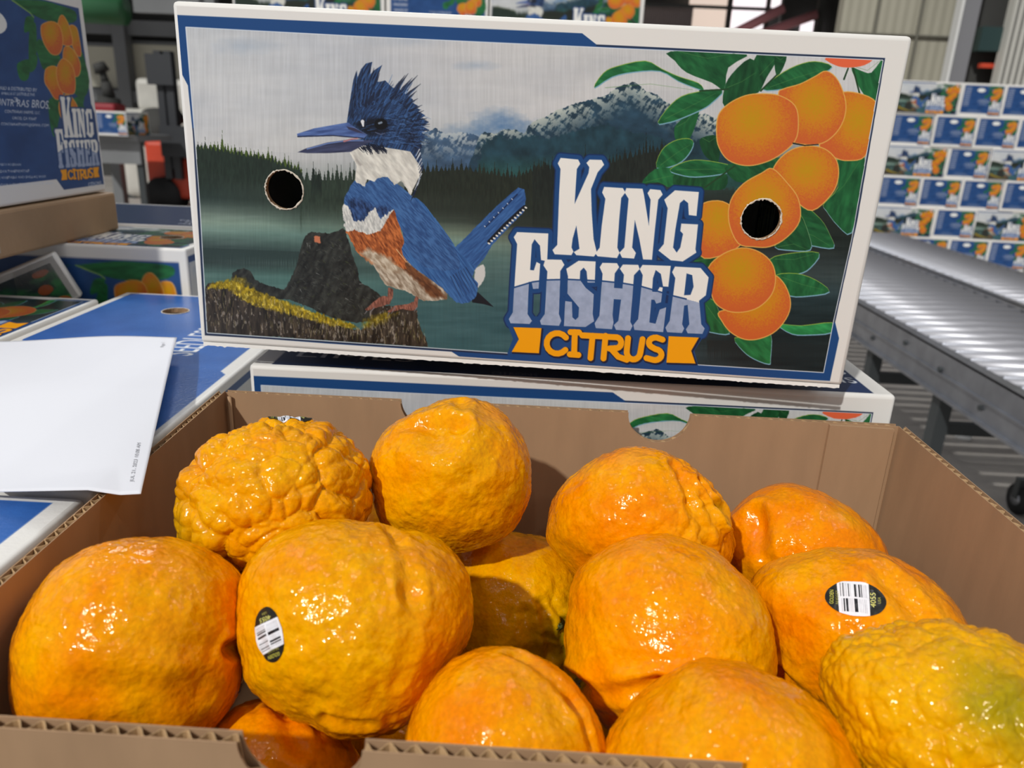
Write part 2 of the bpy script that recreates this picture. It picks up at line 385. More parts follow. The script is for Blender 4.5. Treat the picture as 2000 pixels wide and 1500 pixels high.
    def trees(x0, x1, base, hmax, step, col, bottom, fade):
        pts = []; x = x0
        while x < x1:
            b = base(x); h = hmax*(.35+.65*r.random())*(1.8 if r.random() < .07 else 1); w = step*(.5+.5*r.random())
            pts += [(x, b), (x+w*.3, b-h*.5), (x+w*.38, b-h*.45), (x+w*.5, b-h), (x+w*.62, b-h*.45), (x+w*.7, b-h*.5), (x+w, b)]; x += w*(.9+.5*r.random())
        poly = [p for p in pts if p[0] <= x1]+[(x1, base(x1)+bottom), (x0, base(x0)+bottom)]
        P = np.array(poly); sl = cv.reg(x0, P[:, 1].min()-2, x1, P[:, 1].max()+2)
        X, Y = cv.X[sl], cv.Y[sl]; bx = np.array([p[0] for p in pts]); by = np.array([p[1] for p in pts])
        top = np.interp(X, bx, by); dd = (Y-top)
        a = np.clip(dd/cv.px+.5, 0, 1)*np.clip(1-(Y-(base(X)+bottom*.35))/(bottom*.65), 0, 1)**fade
        a *= (X > x0) & (X < x1) & (sdf(np.array(clip), X, Y) > 0)
        cv.blend(sl, a, lambda X, Y: np.array(col, float)*(.8+.5*fbm(X/2.5, Y/14, 77, 3))[..., None])
    trees(376, 590, lambda x: np.interp(x, [376,430,470,520,590], [288,292,301,310,336]), 24, 9, (66,84,34), 22, 1)
    trees(376, 590, lambda x: np.interp(x, [376,430,470,520,590], [291,296,305,314,339]), 22, 8, (34,46,38), 122, 1)
    trees(586, 720, lambda x: 352+0*x, 42, 10, (42,54,44), 110, 1)
    trees(608, 628, lambda x: 350+0*x, 46, 13, (30,40,34), 40, 1)
    trees(790, 1070, lambda x: np.interp(x, [790,900,1000,1040,1070], [338,332,348,335,322]), 30, 9, (34,40,32), 105, 1)
    trees(1040, 1300, lambda x: np.interp(x, [1040,1100,1180,1240,1300], [336,326,322,304,290]), 32, 9, (30,36,32), 130, 1)
    # reflections upside down
    for x0, x1, y, h in ((395,585,510,20),(1380,1620,690,26)):
        x = x0
        while x < x1:
            w = 4+5*r.random(); hh = h*(.3+.7*r.random())
            cv.fill([(x, y-26+.04*(x-x0)), (x+w, y-26+.04*(x-x0)), (x+w/2, y+hh*.8+.04*(x-x0))], (44, 60, 58) if x0 < 500 else (26, 36, 38), alpha=.7, clip=clip); x += w*.7
    # mossy log and stump
    bark = lambda X, Y: (np.array([62, 54, 46.])*(.25+1.3*fbm(X/5, Y/22, 91, 4)**1.2)[..., None])+((fbm(X/4, Y/9, 14, 3) > .70)*60)[..., None]
    rockc = lambda X, Y: (np.array([50, 52, 48.])*(.35+1.1*fbm(X/7+Y/20, Y/12, 92, 4))[..., None])
    cv.fill(Z6([(560,640),(590,560),(640,450),(680,300),(700,262),(740,235),(850,245),(920,222),(950,225),(1000,400),(1035,490),(1040,545),(1110,590),(1175,640),(1200,720),(1100,800),(900,790),(700,700)]), rockc, clip=clip, rag=2, smooth=2)
    for _ in range(380):
        x = 560+190*r.random(); y = 458+160*r.random()
        if sdf(np.array(Z6([(560,640),(640,450),(700,262),(850,245),(950,225),(1000,400),(1040,545),(1175,640),(1100,800),(900,790)])), np.array([x]), np.array([y]))[0] < 3: continue
        a_ = r.normal(.5, .5); cv.stroke([(x, y), (x+7*math.cos(a_), y+7*math.sin(a_))], 1.6, [(24,28,28),(84,86,82),(70,78,44),(38,44,42),(150,152,150)][min(4, int(r.exponential(1.3)))], .6, alpha=.6)
    cv.fill(Z6([(750,262),(790,265),(792,305),(755,300)]), (196, 118, 84), soft=1, rag=2)
    cv.fill(Z6([(235,540),(270,470),(345,475),(380,530),(450,570),(560,600),(600,660),(420,640)]), rockc, clip=clip, rag=2, smooth=2)
    cv.fill(Z6([(60,600),(120,558),(220,555),(320,620),(480,680),(640,720),(820,790),(960,840),(1050,850),(1110,800),(1100,740),(1180,700),(1380,715),(1400,760),(1430,860),(1470,960),(1300,950),(900,925),(500,895),(80,870)]), bark, clip=clip, rag=2, smooth=2)
    moss = lambda X, Y: (np.array([150, 128, 22.])*(.45+1.05*fbm(X/3.5, Y/6, 17, 4))[..., None])+((fbm(X/3, Y/5, 15, 2) > .66)*44)[..., None]
    for _ in range(2):
        cv.fill(Z6([(80,600),(110,560),(210,535),(290,560),(400,600),(560,665),(700,715),(860,770),(1000,810),(1010,850),(860,830),(640,770),(440,720),(300,670),(200,600)]), moss, clip=clip, rag=5, soft=5, smooth=2)
    cv.fill(Z6([(1010,850),(1080,770),(1200,730),(1300,740),(1240,790),(1110,850)]), moss, clip=clip, rag=6, soft=9, alpha=.7)
    cv.fill(Z6([(160,560),(210,530),(260,500),(330,520),(380,590),(300,600)]), moss, clip=clip, rag=6, soft=9, alpha=.6)
    for i in range(420):
        x = 400+430*r.random(); y0 = np.interp(x, [404,470,560,640,700,760,810,840], [560,560,596,622,640,612,608,660]); y = y0+(636+.064*(x-404)-y0)*r.random()
        cv.stroke([(x, y), (x+r.normal(0, 1.5), y+5+8*r.random())], 1.3, [(150,130,96),(96,92,50),(34,32,30),(190,176,150)][r.integers(4)], alpha=.5)
    # ---- the bird
    feather = lambda c0, c1, ang, l=16, w=2.2, seed=1: (lambda X, Y: np.array(c0, float)+(np.array(c1, float)-np.array(c0, float))*np.clip((fbm((X*math.cos(ang)+Y*math.sin(ang))/l, (Y*math.cos(ang)-X*math.sin(ang))/w, seed, 3)-.25)*2, 0, 1)[..., None])
    tail = [(878,492),(905,468),(935,437),(975,398),(1012,366),(1024,370),(1027,388),(1023,414),(990,448),(960,480),(948,502),(926,528),(900,520)]
    cv.fill(tail, feather((42,78,134), (62,106,166), -.75), rag=1)
    cv.stroke([(1024,404),(985,440),(955,472)], 7, (22, 26, 36)); cv.stroke([(1010,380),(975,416),(948,444)], 3, (26, 44, 84), 2)
    for i, t in enumerate(np.linspace(0, 1, 15)):
        cv.stroke([(1026-72*t, 410+70*t-5), (1028-72*t, 411+70*t-5)], 3.2, (226, 226, 220))
        if i % 2: cv.stroke([(1004-62*t, 384+62*t), (1005-62*t, 385+62*t)], 2, (190, 200, 214))
    cv.fill(Z6([(1765,480),(1820,440),(1834,500),(1805,570),(1770,590)]), (206, 206, 204), soft=1, rag=2, smooth=2)
    cv.fill(Z6([(1740,640),(1785,615),(1885,708),(1820,690),(1750,680)]), (20, 26, 36))
    belly = Z6([(950,210),(1000,280),(1060,340),(1150,480),(1205,570),(1320,605),(1400,645),(1440,668),(1590,658),(1560,560),(1400,400),(1280,250),(1150,150)])
    cv.fill(belly, feather((128,108,88), (206,194,176), .9, 14, 4, 3), rag=1.5, smooth=2)
    cv.fill(Z6([(1240,330),(1345,420),(1480,520),(1590,640),(1590,662),(1480,655),(1400,560),(1290,470),(1180,380)]), feather((84,50,32), (124,78,48), .8, 12, 3, 4), rag=3, soft=6)
    cv.fill(Z6([(955,235),(1010,225),(1120,235),(1200,170),(1255,92),(1285,150),(1305,250),(1325,290),(1300,350),(1270,352),(1345,425),(1200,420),(1090,370),(1010,310)]), feather((120,58,28), (206,118,62), 1.0, 10, 2.5, 5), rag=3, smooth=2)
    wing = Z6([(1255,100),(1300,40),(1400,20),(1500,130),(1600,262),(1645,335),(1700,395),(1765,455),(1752,520),(1785,560),(1775,640),(1745,668),(1720,682),(1650,680),(1560,590),(1450,510),(1350,430),(1300,350),(1326,290),(1290,190)])
    cv.fill(wing, feather((40,78,134), (68,116,176), .95, 26, 2, 6), rag=1.2, smooth=2)
    for t in np.linspace(0, 1, 7):
        x0, y0 = 880+30*t, 540-18*t; cv.stroke([(x0, y0), (x0+20+4*t, y0+42)], 1.6, (26, 46, 84), .8, alpha=.8)
    upper = Z5([(445,1030),(500,945),(560,985),(620,935),(740,920),(800,965),(905,1045),(960,1110),(1060,1220),(1180,1350),(1240,1470),(1260,1600),(1000,1580),(860,1400),(850,1280),(810,1180),(690,1260),(600,1260),(500,1290),(440,1180),(418,1100)])
    cv.fill(upper, feather((42,74,126), (70,112,168), .8, 12, 2, 7), rag=1.2, smooth=2)
    cv.fill(Z5([(440,1080),(520,1060),(640,1120),(760,1130),(780,1190),(690,1230),(600,1260),(500,1290),(450,1220)]), feather((24,38,70), (60,92,146), 1.2, 8, 3, 8), rag=4, soft=6)
    cv.fill(Z5([(415,1115),(440,1130),(470,1190),(490,1250),(560,1240),(605,1180),(650,1150),(690,1225),(785,1158),(740,1240),(690,1320),(600,1350),(500,1330),(445,1350),(412,1230)]), feather((176,178,176), (232,232,226), 1.3, 8, 2.5, 9), rag=4)
    cv.fill(Z5([(432,1320),(500,1310),(600,1345),(690,1315),(735,1230),(790,1160),(812,1250),(862,1390),(840,1450),(880,1600),(760,1560),(620,1560),(520,1480)]), feather((120,58,28), (208,120,64), 1.0, 10, 2.5, 10), rag=3)
    cv.fill(Z5([(520,1480),(600,1430),(760,1500),(900,1640),(760,1640),(600,1560)]), feather((150,128,104), (212,200,180), .9, 12, 4, 12), rag=4, soft=8)
    cv.stroke(Z6([(1272,345),(1335,425)]), 1.4, (226, 190, 140))
    # legs and feet
    leg = feather((96,58,48), (168,108,90), 1.4, 8, 2, 13)
    cv.fill(Z6([(1222,585),(1252,595),(1250,650),(1228,690),(1150,712),(1085,735),(1075,725),(1130,675),(1180,640),(1215,640)]), leg, rag=1)
    cv.fill(Z6([(1395,640),(1412,650),(1402,712),(1370,735),(1310,720),(1225,745),(1215,735),(1260,700),(1340,690),(1380,675)]), leg, rag=1)
    for a, b in (((1085,735),(1072,752)),((1130,715),(1105,745)),((1225,745),(1216,768)),((1262,712),(1240,750)),((1400,712),(1385,735))): cv.stroke(Z6([a, b]), 2, (120, 116, 120), 1)
    # neck, head, crest, bill
    cv.fill(Z5([(462,738),(500,715),(560,690),(700,695),(830,715),(910,730),(955,800),(990,862),(962,940),(930,1000),(908,1058),(880,1010),(835,950),(790,980),(740,922),(670,930),(640,955),(590,940),(572,988),(540,975),(498,945),(512,850),(490,790)]), feather((196,194,186), (234,232,222), .9, 16, 5, 14), rag=1.5, smooth=2)
    cv.fill(Z5([(478,745),(500,760),(560,830),(540,850),(500,810)]), (146, 140, 136), soft=5, alpha=.8)
    head = [(440,525),(452,440),(468,330),(488,210),(508,150),(520,190),(545,130),(580,90),(628,78),(618,120),(612,170),(640,140),(700,100),(672,160),(660,225),(690,222),(722,214),(770,262),(800,280),(815,262),(838,292),(858,285),(866,312),(888,310),(890,335),(925,352),(918,375),(962,400),(945,415),(985,430),(965,440),(1015,470),(985,492),(1042,520),(995,550),(1045,577),(990,590),(1012,640),(978,660),(992,700),(975,730),(992,860),(950,800),(905,735),(830,722),(700,702),(650,700),(560,690),(500,650),(560,640),(590,612),(500,560)]
    cv.fill(Z5(head), feather((26,36,60), (54,88,138), -1.1, 20, 1.8, 15))
    cv.fill(Z5([(448,500),(470,330),(500,180),(540,200),(530,350),(500,500)]), feather((16,20,34), (40,58,92), -1.25, 20, 2, 16), rag=3, soft=5)
    cv.fill(Z5([(480,520),(620,470),(760,480),(760,560),(690,620),(590,630),(500,560)]), (18, 22, 34), soft=9, smooth=2)
    cv.fill(Z5([(900,480),(960,560),(985,700),(975,800),(930,740),(880,640)]), feather((18,22,36), (44,60,96), 1.3, 14, 2.5, 18), rag=3, soft=7)
    ZC = Z(4.6875, 560, 120)
    for b0, tip, w in (((640,420),(642,85),9),((670,400),(700,60),9),((700,380),(775,8),10),((730,400),(800,60),9),((760,380),(868,40),9),((790,380),(850,110),9),((830,360),(905,180),8),
                       ((960,330),(1085,125),9),((985,330),(1112,110),9),((1010,340),(1150,150),8),((1020,350),(1198,128),9),((1050,370),(1228,205),9),((1080,400),(1190,270),8),((1100,420),(1200,340),7),((1120,470),(1240,400),7),((1140,520),(1255,450),7),((1150,560),(1285,520),7),((1150,600),(1310,575),7),((1150,640),(1305,632),7),((1160,700),(1265,690),7),((1150,760),(1245,790),7)):
        m_ = ((b0[0]+tip[0])/2-14, (b0[1]+tip[1])/2-4)
        cv.stroke(ZC([b0, m_, tip]), w, (26, 34, 56), .6, alpha=.9); cv.stroke(ZC([(b0[0]+12, b0[1]+10), (m_[0]+10, m_[1]+10), ((m_[0]+tip[0])/2+6, (m_[1]+tip[1])/2+6)]), 3, (56, 92, 146), .5, alpha=.7)
    for _ in range(420):
        an = r.random(); x = 690+118*r.random(); y = 172+110*r.random()
        if sdf(np.array(Z5(head)), np.array([x]), np.array([y]))[0] < 5: continue
        cx_, cy_ = x-668, y-262; L_ = 14/math.hypot(cx_, cy_); cv.stroke([(x, y), (x+cx_*L_, y+cy_*L_)], 1.8, [(24,32,54),(64,104,160),(40,68,114)][r.integers(3)], .5, alpha=.55)
    for _ in range(90):
        a = r.random(); b = r.random(); x = 690+120*a; y = 150+90*b+20*a
        cv.stroke([(x, y), (x+3+10*(a-.2)*1.0, y-9-9*r.random())], 1.6, [(24,34,60),(70,112,168),(44,74,122)][r.integers(3)], .5, alpha=.75)
    for _ in range(160):
        t = r.random(); x = 745+80*t; y = 225+60*r.random()
        cv.stroke([(x, y), (x+12+6*r.random(), y+r.normal(2, 4))], 1.3, [(24,34,60),(76,112,166),(16,20,32)][r.integers(3)], .5, alpha=.7)
    for _ in range(60):   # dark throat streaks and nape fringe
        x = 700+48*r.random(); cv.stroke([(x, 282+8*r.random()), (x+9, 292+10*r.random())], 2, (20, 26, 44), .6)
        y = 290+90*r.random(); x = np.interp(y, [290,330,380], [816,824,806]); cv.stroke([(x+3, y), (x-4, y+13)], 1.5, [(24,34,60),(206,214,222)][r.integers(2)], .6, alpha=.9)
    cv.fill(Z5([(75,605),(200,565),(400,530),(450,522),(500,560),(590,612),(560,640),(480,632),(340,622),(180,627),(80,630)]), feather((60,80,132), (96,124,184), -.1, 30, 3, 20))
    cv.stroke(Z5([(80,626),(200,622),(340,618),(480,630),(560,638)]), 2, (36, 42, 66))
    cv.fill(Z5([(430,545),(500,560),(590,612),(520,600),(450,575)]), (58, 56, 80), soft=2)
    cv.fill(Z5([(80,740),(140,712),(300,668),(420,652),(500,648),(640,655),(560,690),(470,737),(300,747),(150,747)]), feather((48,52,78), (70,76,108), -.1, 30, 3, 22))
    cv.stroke(Z5([(150,716),(300,675),(430,656),(560,655)]), 2.6, (104, 128, 182), 2); cv.stroke(Z5([(420,660),(470,645),(520,638)]), 3.5, (176, 120, 124), 2)
    cv.stroke(Z5([(555,515),(560,548)]), 7, (226, 228, 232), 3)
    cv.fill(Z5(ell(690, 535, 48, 42)), (8, 8, 14)); cv.stroke(Z5([(676,528),(694,522)]), 4, (126, 140, 156)); cv.stroke(Z5([(650,595),(690,610),(720,600)]), 1.4, (90, 100, 130))
    # ---- leaves and fruit of the printed branch
    leaves = [
     (Z8, [(95,280),(150,195),(230,155),(400,122),(500,170),(600,215),(720,255),(750,295),(700,280),(600,240),(490,180),(330,185),(200,215)], 1.15, 1),
     (Z8, [(555,62),(1010,70),(900,160),(875,290),(800,250),(650,190),(580,120)], .95, 0),
     (Z8, [(1070,85),(1195,92),(1130,220),(1080,310),(1000,300)], .85, 0),
     (Z8, [(878,395),(875,290),(920,200),(1030,105),(1085,180),(1075,290),(1010,350)], .8, 0),
     (Z8, [(1180,95),(1250,92),(1220,180),(1188,205)], .8, 0),
     (Z8, [(1110,290),(1200,210),(1310,150),(1420,125),(1522,155),(1430,210),(1330,260),(1220,288)], 1, 1),
     (Z8, [(735,585),(840,575),(840,730),(770,700),(735,640)], .75, 0),
     (Z8, [(610,480),(722,395),(705,500),(655,605),(590,605),(575,530)], .95, 0),
     (Z8, [(478,490),(560,380),(660,320),(862,295),(800,370),(740,410),(600,470),(530,490)], 1.05, 1),
     (Z8, [(470,762),(500,660),(570,605),(650,588),(690,610),(660,680),(590,740)], 1.05, 1),
     (Z8, [(380,855),(460,770),(560,765),(600,800),(555,880),(480,850)], 1.1, 0),
     (Z8, [(580,800),(700,800),(880,790),(880,885),(760,895),(585,880)], .8, 0),
     (Z8, [(550,775),(640,728),(740,718),(900,745),(940,770),(850,800),(700,815),(610,802)], 1.05, 1),
     (Z8, [(900,740),(1250,700),(1150,790),(1000,850),(920,825)], .9, 0),
     (Z8, [(1640,160),(1700,180),(1760,190),(1838,108),(1790,380),(1760,380),(1700,300),(1670,240)], 1.05, 0),
     (Z8, [(1550,720),(1715,690),(1700,900),(1640,1150),(1560,1110),(1490,1020),(1475,980),(1560,880)], 1.0, 1),
     (ZR, [(1050,0),(1180,90),(1240,190),(1265,272),(1150,262),(1090,240),(1000,150)], .95, 1),
     (ZR, [(890,265),(1000,170),(1050,60),(1110,200),(1115,285),(1000,288)], .85, 1),
     (ZR, [(860,350),(1000,310),(1172,308),(1115,400),(1040,438),(900,455)], .95, 1),
     (ZR, [(900,450),(1030,440),(1150,480),(1237,552),(1110,578),(990,578),(940,520)], 1.05, 1),
     (ZR, [(915,763),(1060,772),(1255,752),(1248,812),(1110,826),(1000,820)], 1.45, 1),
     (ZR, [(635,850),(760,850),(862,815),(862,980),(850,1012),(760,980),(690,930)], 1.15, 1),
     (ZR, [(440,620),(500,610),(560,740),(600,818),(500,812),(450,780)], .95, 1),
     (ZR, [(360,362),(420,318),(580,315),(480,390),(430,385)], .9, 0)]
    for i, (zz, p, tone, rim) in enumerate(leaves):
        q = zz(p)
        if rim: cv.fill([(x+.6, y+1.6) for x, y in q], (124, 170, 190), smooth=3, grow=.6, clip=clip); cv.fill([(x-.3, y-1.0) for x, y in q], (150, 178, 70), smooth=3, grow=.3, clip=clip)
        cv.fill(q, leaf_col(i+40, tone, .3+.5*(i % 4)), smooth=3, clip=clip)
        c = np.array(q); a, b = c[np.argmin(c[:, 0])], c[np.argmax(c[:, 0])]
        cv.stroke([a*.9+b*.1, (a+b)/2*.6+c.mean(0)*.4, a*.1+b*.9], 1.3, (88, 140, 74), .7, alpha=.55)
    for p in ([(1595,230),(1620,165)], [(1690,320),(1650,165)], [(1095,300),(1190,205)], [(730,300),(900,290)], [(760,880),(940,750)]): cv.stroke(Z8(p), 3.5, (34, 66, 38), 3)
    def orng(zz, poly, cx, cy, rx, ry, seed, smooth=4):
        c = zz([(cx, cy)])[0]; k = zz([(1, 0)])[0][0]-zz([(0, 0)])[0][0]
        paint_orange(cv, zz(poly), c[0], c[1], rx*k, ry*k, seed, smooth, clip)
    cv.fill(Z8([(1488,98),(1760,98),(1720,145),(1620,160),(1540,145)]), (232, 104, 66), clip=clip, smooth=3)
    orng(Z8, [(1560,320),(1680,315),(1790,375),(1770,520),(1722,690),(1620,718),(1540,700),(1450,640),(1480,450)], 1680, 500, 200, 230, 1)
    orng(Z8, [(1200,330),(1230,290),(1330,260),(1420,215),(1490,182),(1560,240),(1605,370),(1590,480),(1530,570),(1440,620),(1300,612),(1200,560)], 1420, 390, 210, 220, 2)
    orng(Z8, [(830,560),(840,450),(900,380),(1000,330),(1100,318),(1210,330),(1300,390),(1320,490),(1300,600),(1200,690),(1100,735),(1000,748),(900,715),(845,640)], 1040, 490, 260, 250, 3)
    orng(Z8, [(1165,800),(1200,720),(1280,655),(1380,632),(1480,650),(1550,720),(1560,820),(1520,920),(1405,1018),(1300,960),(1200,900)], 1370, 790, 210, 200, 4)
    orng(ZR, [(415,320),(425,60),(440,-10),(560,-20),(660,60),(700,200),(660,265),(560,320)], 530, 100, 190, 230, 5)
    orng(Z8, [(905,1090),(915,960),(990,860),(1100,795),(1165,768),(1250,850),(1320,950),(1328,1080),(1250,1180),(1150,1235),(1050,1236),(960,1215)], 1110, 980, 230, 250, 6)
    orng(ZR, [(540,680),(700,640),(860,460),(940,490),(988,600),(975,700),(900,800),(800,850),(700,856),(610,810),(555,740)], 760, 600, 230, 230, 8)
    orng(ZR, [(470,400),(560,315),(680,275),(790,300),(870,370),(895,470),(870,570),(790,650),(690,682),(590,675),(510,620),(480,520)], 660, 430, 230, 230, 7)
    cv.stroke(Z8([(1290,615),(1360,628),(1440,622)]), 3, (26, 30, 30), 2)
    # ---- lettering
    paint_logo(cv, Z7, 1/3.0)
    return cv

# unprojected canvas grids -------------------------------------------------
L0, W0, H0 = .42, .28, .2056
EDGE = .0028
def face_uv(Wn, Hn, w, h):
    u = EDGE+(w-2*EDGE)*np.arange(Wn)/(Wn-1); v = EDGE+(h-2*EDGE)*np.arange(Hn)/(Hn-1)
    return np.meshgrid(u, v)               # u to the right, v downwards from the top edge
# display carton: measured corners of its front face
K = .955
BL, BR = np.array((-.2074, .4588, -.1415)), np.array((.1934, .4470, -.1453))
dX = _n(BR-BL); dZ = np.array((.004, 0, 1.)); dZ = _n(dZ-dX*(dZ@dX)); dY = np.cross(dZ, dX)
DISP_MID = (BL+BR)/2
def mat4(X, Y, Zv, o, s=1):
    return Matrix([[X[i]*s, Y[i]*s, Zv[i]*s, o[i]] for i in range(3)]+[[0, 0, 0, 1]])
U, V = face_uv(1401, 680, L0, H0)
P3 = DISP_MID+((U-L0/2)*K)[..., None]*dX+((H0-V)*K)[..., None]*dZ
FX, FY = project(P3)
front = paint_front(FX, FY)
HOLE_R = .0118
def uv_of(px, py):   # canvas (u, v) in metres of a pixel on the display front
    d = np.hypot(FX-px, FY-py); j, i = np.unravel_index(np.argmin(d), d.shape); return U[j, i], V[j, i]
HOLES = [uv_of(555.5, 371), uv_of(1487, 428)]

# end panel, as printed on the carton at the upper left -----------------------
GX = -.482
G_far, G_near, G_zb, G_zt = .866, .866-W0, -.0935, .104
ZA = Z(6.818, 0, 0); ZB = Z(6.0, 0, 150)
Ue, Ve = face_uv(640, 460, W0, H0)
Pe = np.stack([np.full(Ue.shape, GX), G_near+Ue, G_zt-(G_zt-G_zb)*Ve/H0], -1)
EX, EY = project(Pe)
def paint_end():
    cv = Canvas(EX, EY, WHITE)
    def zz(ptsuv): return [tuple(float(a) for a in project(np.array([GX, G_near+u, G_zt-(G_zt-G_zb)*v/H0]))) for u, v in ptsuv]
    b = .013
    cv.fill(zz([(b,b),(W0-b*.7,b),(W0-b*.7,.11),(W0-b*.35,.12),(W0-b*.35,H0-b*.6),(.20,H0-b*.6),(.19,H0-b*1.5),(b,H0-b*1.5)]), lambda X, Y: np.array([34,72,126.])+(fbm(X/30, Y/30, 6, 3)-.5)[..., None]*np.array([16, 20, 26]))
    for i, p in enumerate(([(0,0),(150,0),(400,170),(640,280),(980,300),(1000,150),(760,60),(500,0)], [(320,420),(340,240),(400,215),(450,240),(440,380),(380,420)], [(390,420),(470,300),(490,520),(480,760),(420,940),(385,900)],
                           [(480,620),(520,520),(620,600),(680,720),(800,740),(760,860),(600,930),(540,840)], [(225,900),(250,830),(380,790),(400,900),(380,1040),(320,1080),(260,1040)],
                           [(400,960),(420,760),(500,740),(480,900)], [(1000,1020),(1080,720),(1110,740),(1190,1080),(1130,1290),(990,1240)], [(980,1310),(1120,1280),(1110,1400),(1170,1490),(1060,1470),(1000,1400)],
                           [(650,1330),(780,1310),(800,1500),(740,1800),(700,1790),(660,1600)], [(1000,1480),(1090,1400),(1190,1530),(1130,1560)])):
        cv.fill(ZA(p), leaf_col(i+3, 1.1, .5*(i % 3)), smooth=3)
    cv.stroke(ZA([(160,0),(260,70),(400,170),(450,230)]), 3, (120, 160, 90), 2)
    def o2(zf, poly, cx, cy, rx, ry, s):
        c = zf([(cx, cy)])[0]; k = zf([(1, 0)])[0][0]-zf([(0, 0)])[0][0]; paint_orange(cv, zf(poly), c[0], c[1], rx*k, ry*k, s, 4)
    o2(ZA, [(930,340),(1000,350),(1040,440),(1080,720),(1030,735),(960,600),(920,450)], 985, 480, 110, 260, 11)
    o2(ZA, [(780,270),(830,200),(900,300),(950,450),(960,590),(860,600),(760,500)], 860, 400, 130, 220, 12)
    o2(ZA, [(545,380),(570,320),(680,285),(780,330),(830,470),(830,620),(780,720),(690,720),(610,620),(560,500)], 670, 440, 150, 240, 13)
    o2(ZA, [(840,740),(860,630),(930,625),(1000,700),(1060,820),(1070,930),(1040,1010),(960,1010),(860,900)], 940, 760, 120, 220, 14)
    o2(ZA, [(595,1000),(620,910),(720,880),(800,950),(830,1150),(830,1290),(740,1320),(660,1200),(600,1100)], 700, 1020, 130, 240, 15)
    o2(ZA, [(760,900),(840,780),(960,880),(1000,1050),(990,1230),(900,1250),(810,1200),(760,1050)], 870, 980, 130, 240, 16)
    o2(ZB, [(900,440),(960,480),(990,560),(985,590),(900,600),(870,500)], 930, 500, 80, 100, 18)
    o2(ZB, [(690,330),(720,240),(790,208),(870,280),(920,400),(910,560),(860,700),(800,640),(740,520),(700,430)], 790, 360, 120, 250, 17)
    # company block; baselines run with the panel
    def t(s, u0, v, w, h, col=(226, 230, 236)):
        (x0, y0), (x1, y1), (x2, y2) = zz([(u0, v), (u0+w, v), (u0, v-h)])
        cv.text(s, x0, y0, math.hypot(x1-x0, y1-y0), abs(y2-y0), col, ang=math.atan2(y1-y0, x1-x0))
    for b_, x0, x1, y0, y1, h in (('PACKED & DISTRIBUTED BY', -12, 72, 174, 179, 6.4), ('EMBALLE ET DISTRIBUE PAR', 3, 68, 185, 188, 5.6), ('CONTR', -16, 27, 204, 208, 13.5), ('3', 26, 34, 199, 200, 9), ('RAS', 33, 56, 208, 210, 14), ('BROS.', 62, 97, 210, 213, 15.5),
                                ('CONTRERAS FARMS, LLC', 9, 78, 221, 224, 6.5), ('OROSI, CA 93647', 24, 71, 234, 236, 6.5), ('CONTRERASFARMS@GMAIL.COM', 2, 95, 246, 249, 6.8),
                                ('GRADE VEGETABLE WAX. AVAILABLE IF WITHDRAWN.', -60, 42, 323, 324, 4.6), ('TREATED WITH IMAZALIL AND/OR THIABENDAZOLE', -70, 57, 339, 336, 4.6), ('COATED WITH FOOD GRADE VEGETABLE AND SHELLAC WAX', -80, 90, 352, 347, 4.6), ('TO MAINTAIN FRESHNESS. VEGETABLE AND/OR SHELLAC BASED WAX OR RESIN', -110, 103, 368, 360, 4.6)):
        cv.text(b_, x0, y0, x1-x0, h, (216, 222, 230), ang=math.atan2(y1-y0, x1-x0))
    # column of sizes down the left and the white oval
    for i in range(9): t(['CITRUS', 'ORANGES', 'LEMONS', 'CITRONS', 'MANDARINS', 'TANGELOS', 'POMELOS', 'LIMES', 'KUMQUATS'][i], .020, .034+i*.0135, .038, .0062)
    cv.fill(zz(ell(.125, .042, .026, .012)), (236, 236, 232))
    # small lockup of the lettering at lower right
    def f(pts):
        return zz([(.196+(x-90)/1200*.079, .103+(y-60)/1260*.092-(x-90)/1200*.004) for x, y in pts])
    c = np.array(f([(0, 0), (1200, 0)])); kk = float(np.hypot(*(c[1]-c[0])))/1200*1.25
    paint_logo(cv, f, kk)
    t('CITRONS', .245, H0-.0075, .026, .0042)
    return cv
endp = paint_end()

def metric_canvas(w, h, n, base):
    Uu, Vv = face_uv(n, max(8, int(n*h/w)), w, h); return Canvas(Uu*1000, Vv*1000, base)     # millimetres
def paint_back():
    cv = metric_canvas(L0, H0, 760, WHITE)
    cv.fill([(13,13),(235,13),(243,8),(413,8),(413,193),(190,193),(183,199),(9,199),(9,150),(13,142)], lambda X, Y: np.array([44,96,172.])+(fbm(X/18, Y/18, 2, 4)-.5)[..., None]*np.array([14, 18, 24]))
    cv.text('SEEDLESS CITRUS', 222, 156, 150, 27, (236, 238, 240))
    cv.text('SANS PEPINS', 30, 60, 120, 18, (236, 238, 240))
    return cv
def paint_lid():
    cv = metric_canvas(L0, W0, 760, WHITE)
    cv.fill([(14,14),(406,14),(406,277),(14,277)], (26, 50, 94))
    def two(a, b, x, w):
        cv.text(a, x, 238, w, 13, (234, 236, 240)); cv.text(b, x, 257, w, 12, (234, 236, 240))
    two('LEMONS', 'LIMES', 24, 80); cv.text('ORANGES', 140, 238, 70, 11, (96, 106, 124)); cv.text('CITRONS', 158, 275, 30, 5.5, (110, 120, 138))
    two('TANGELOS', 'MANDARINS', 314, 90); cv.text('TANGERINES', 296, 216, 96, 13, (234, 236, 240))
    return cv
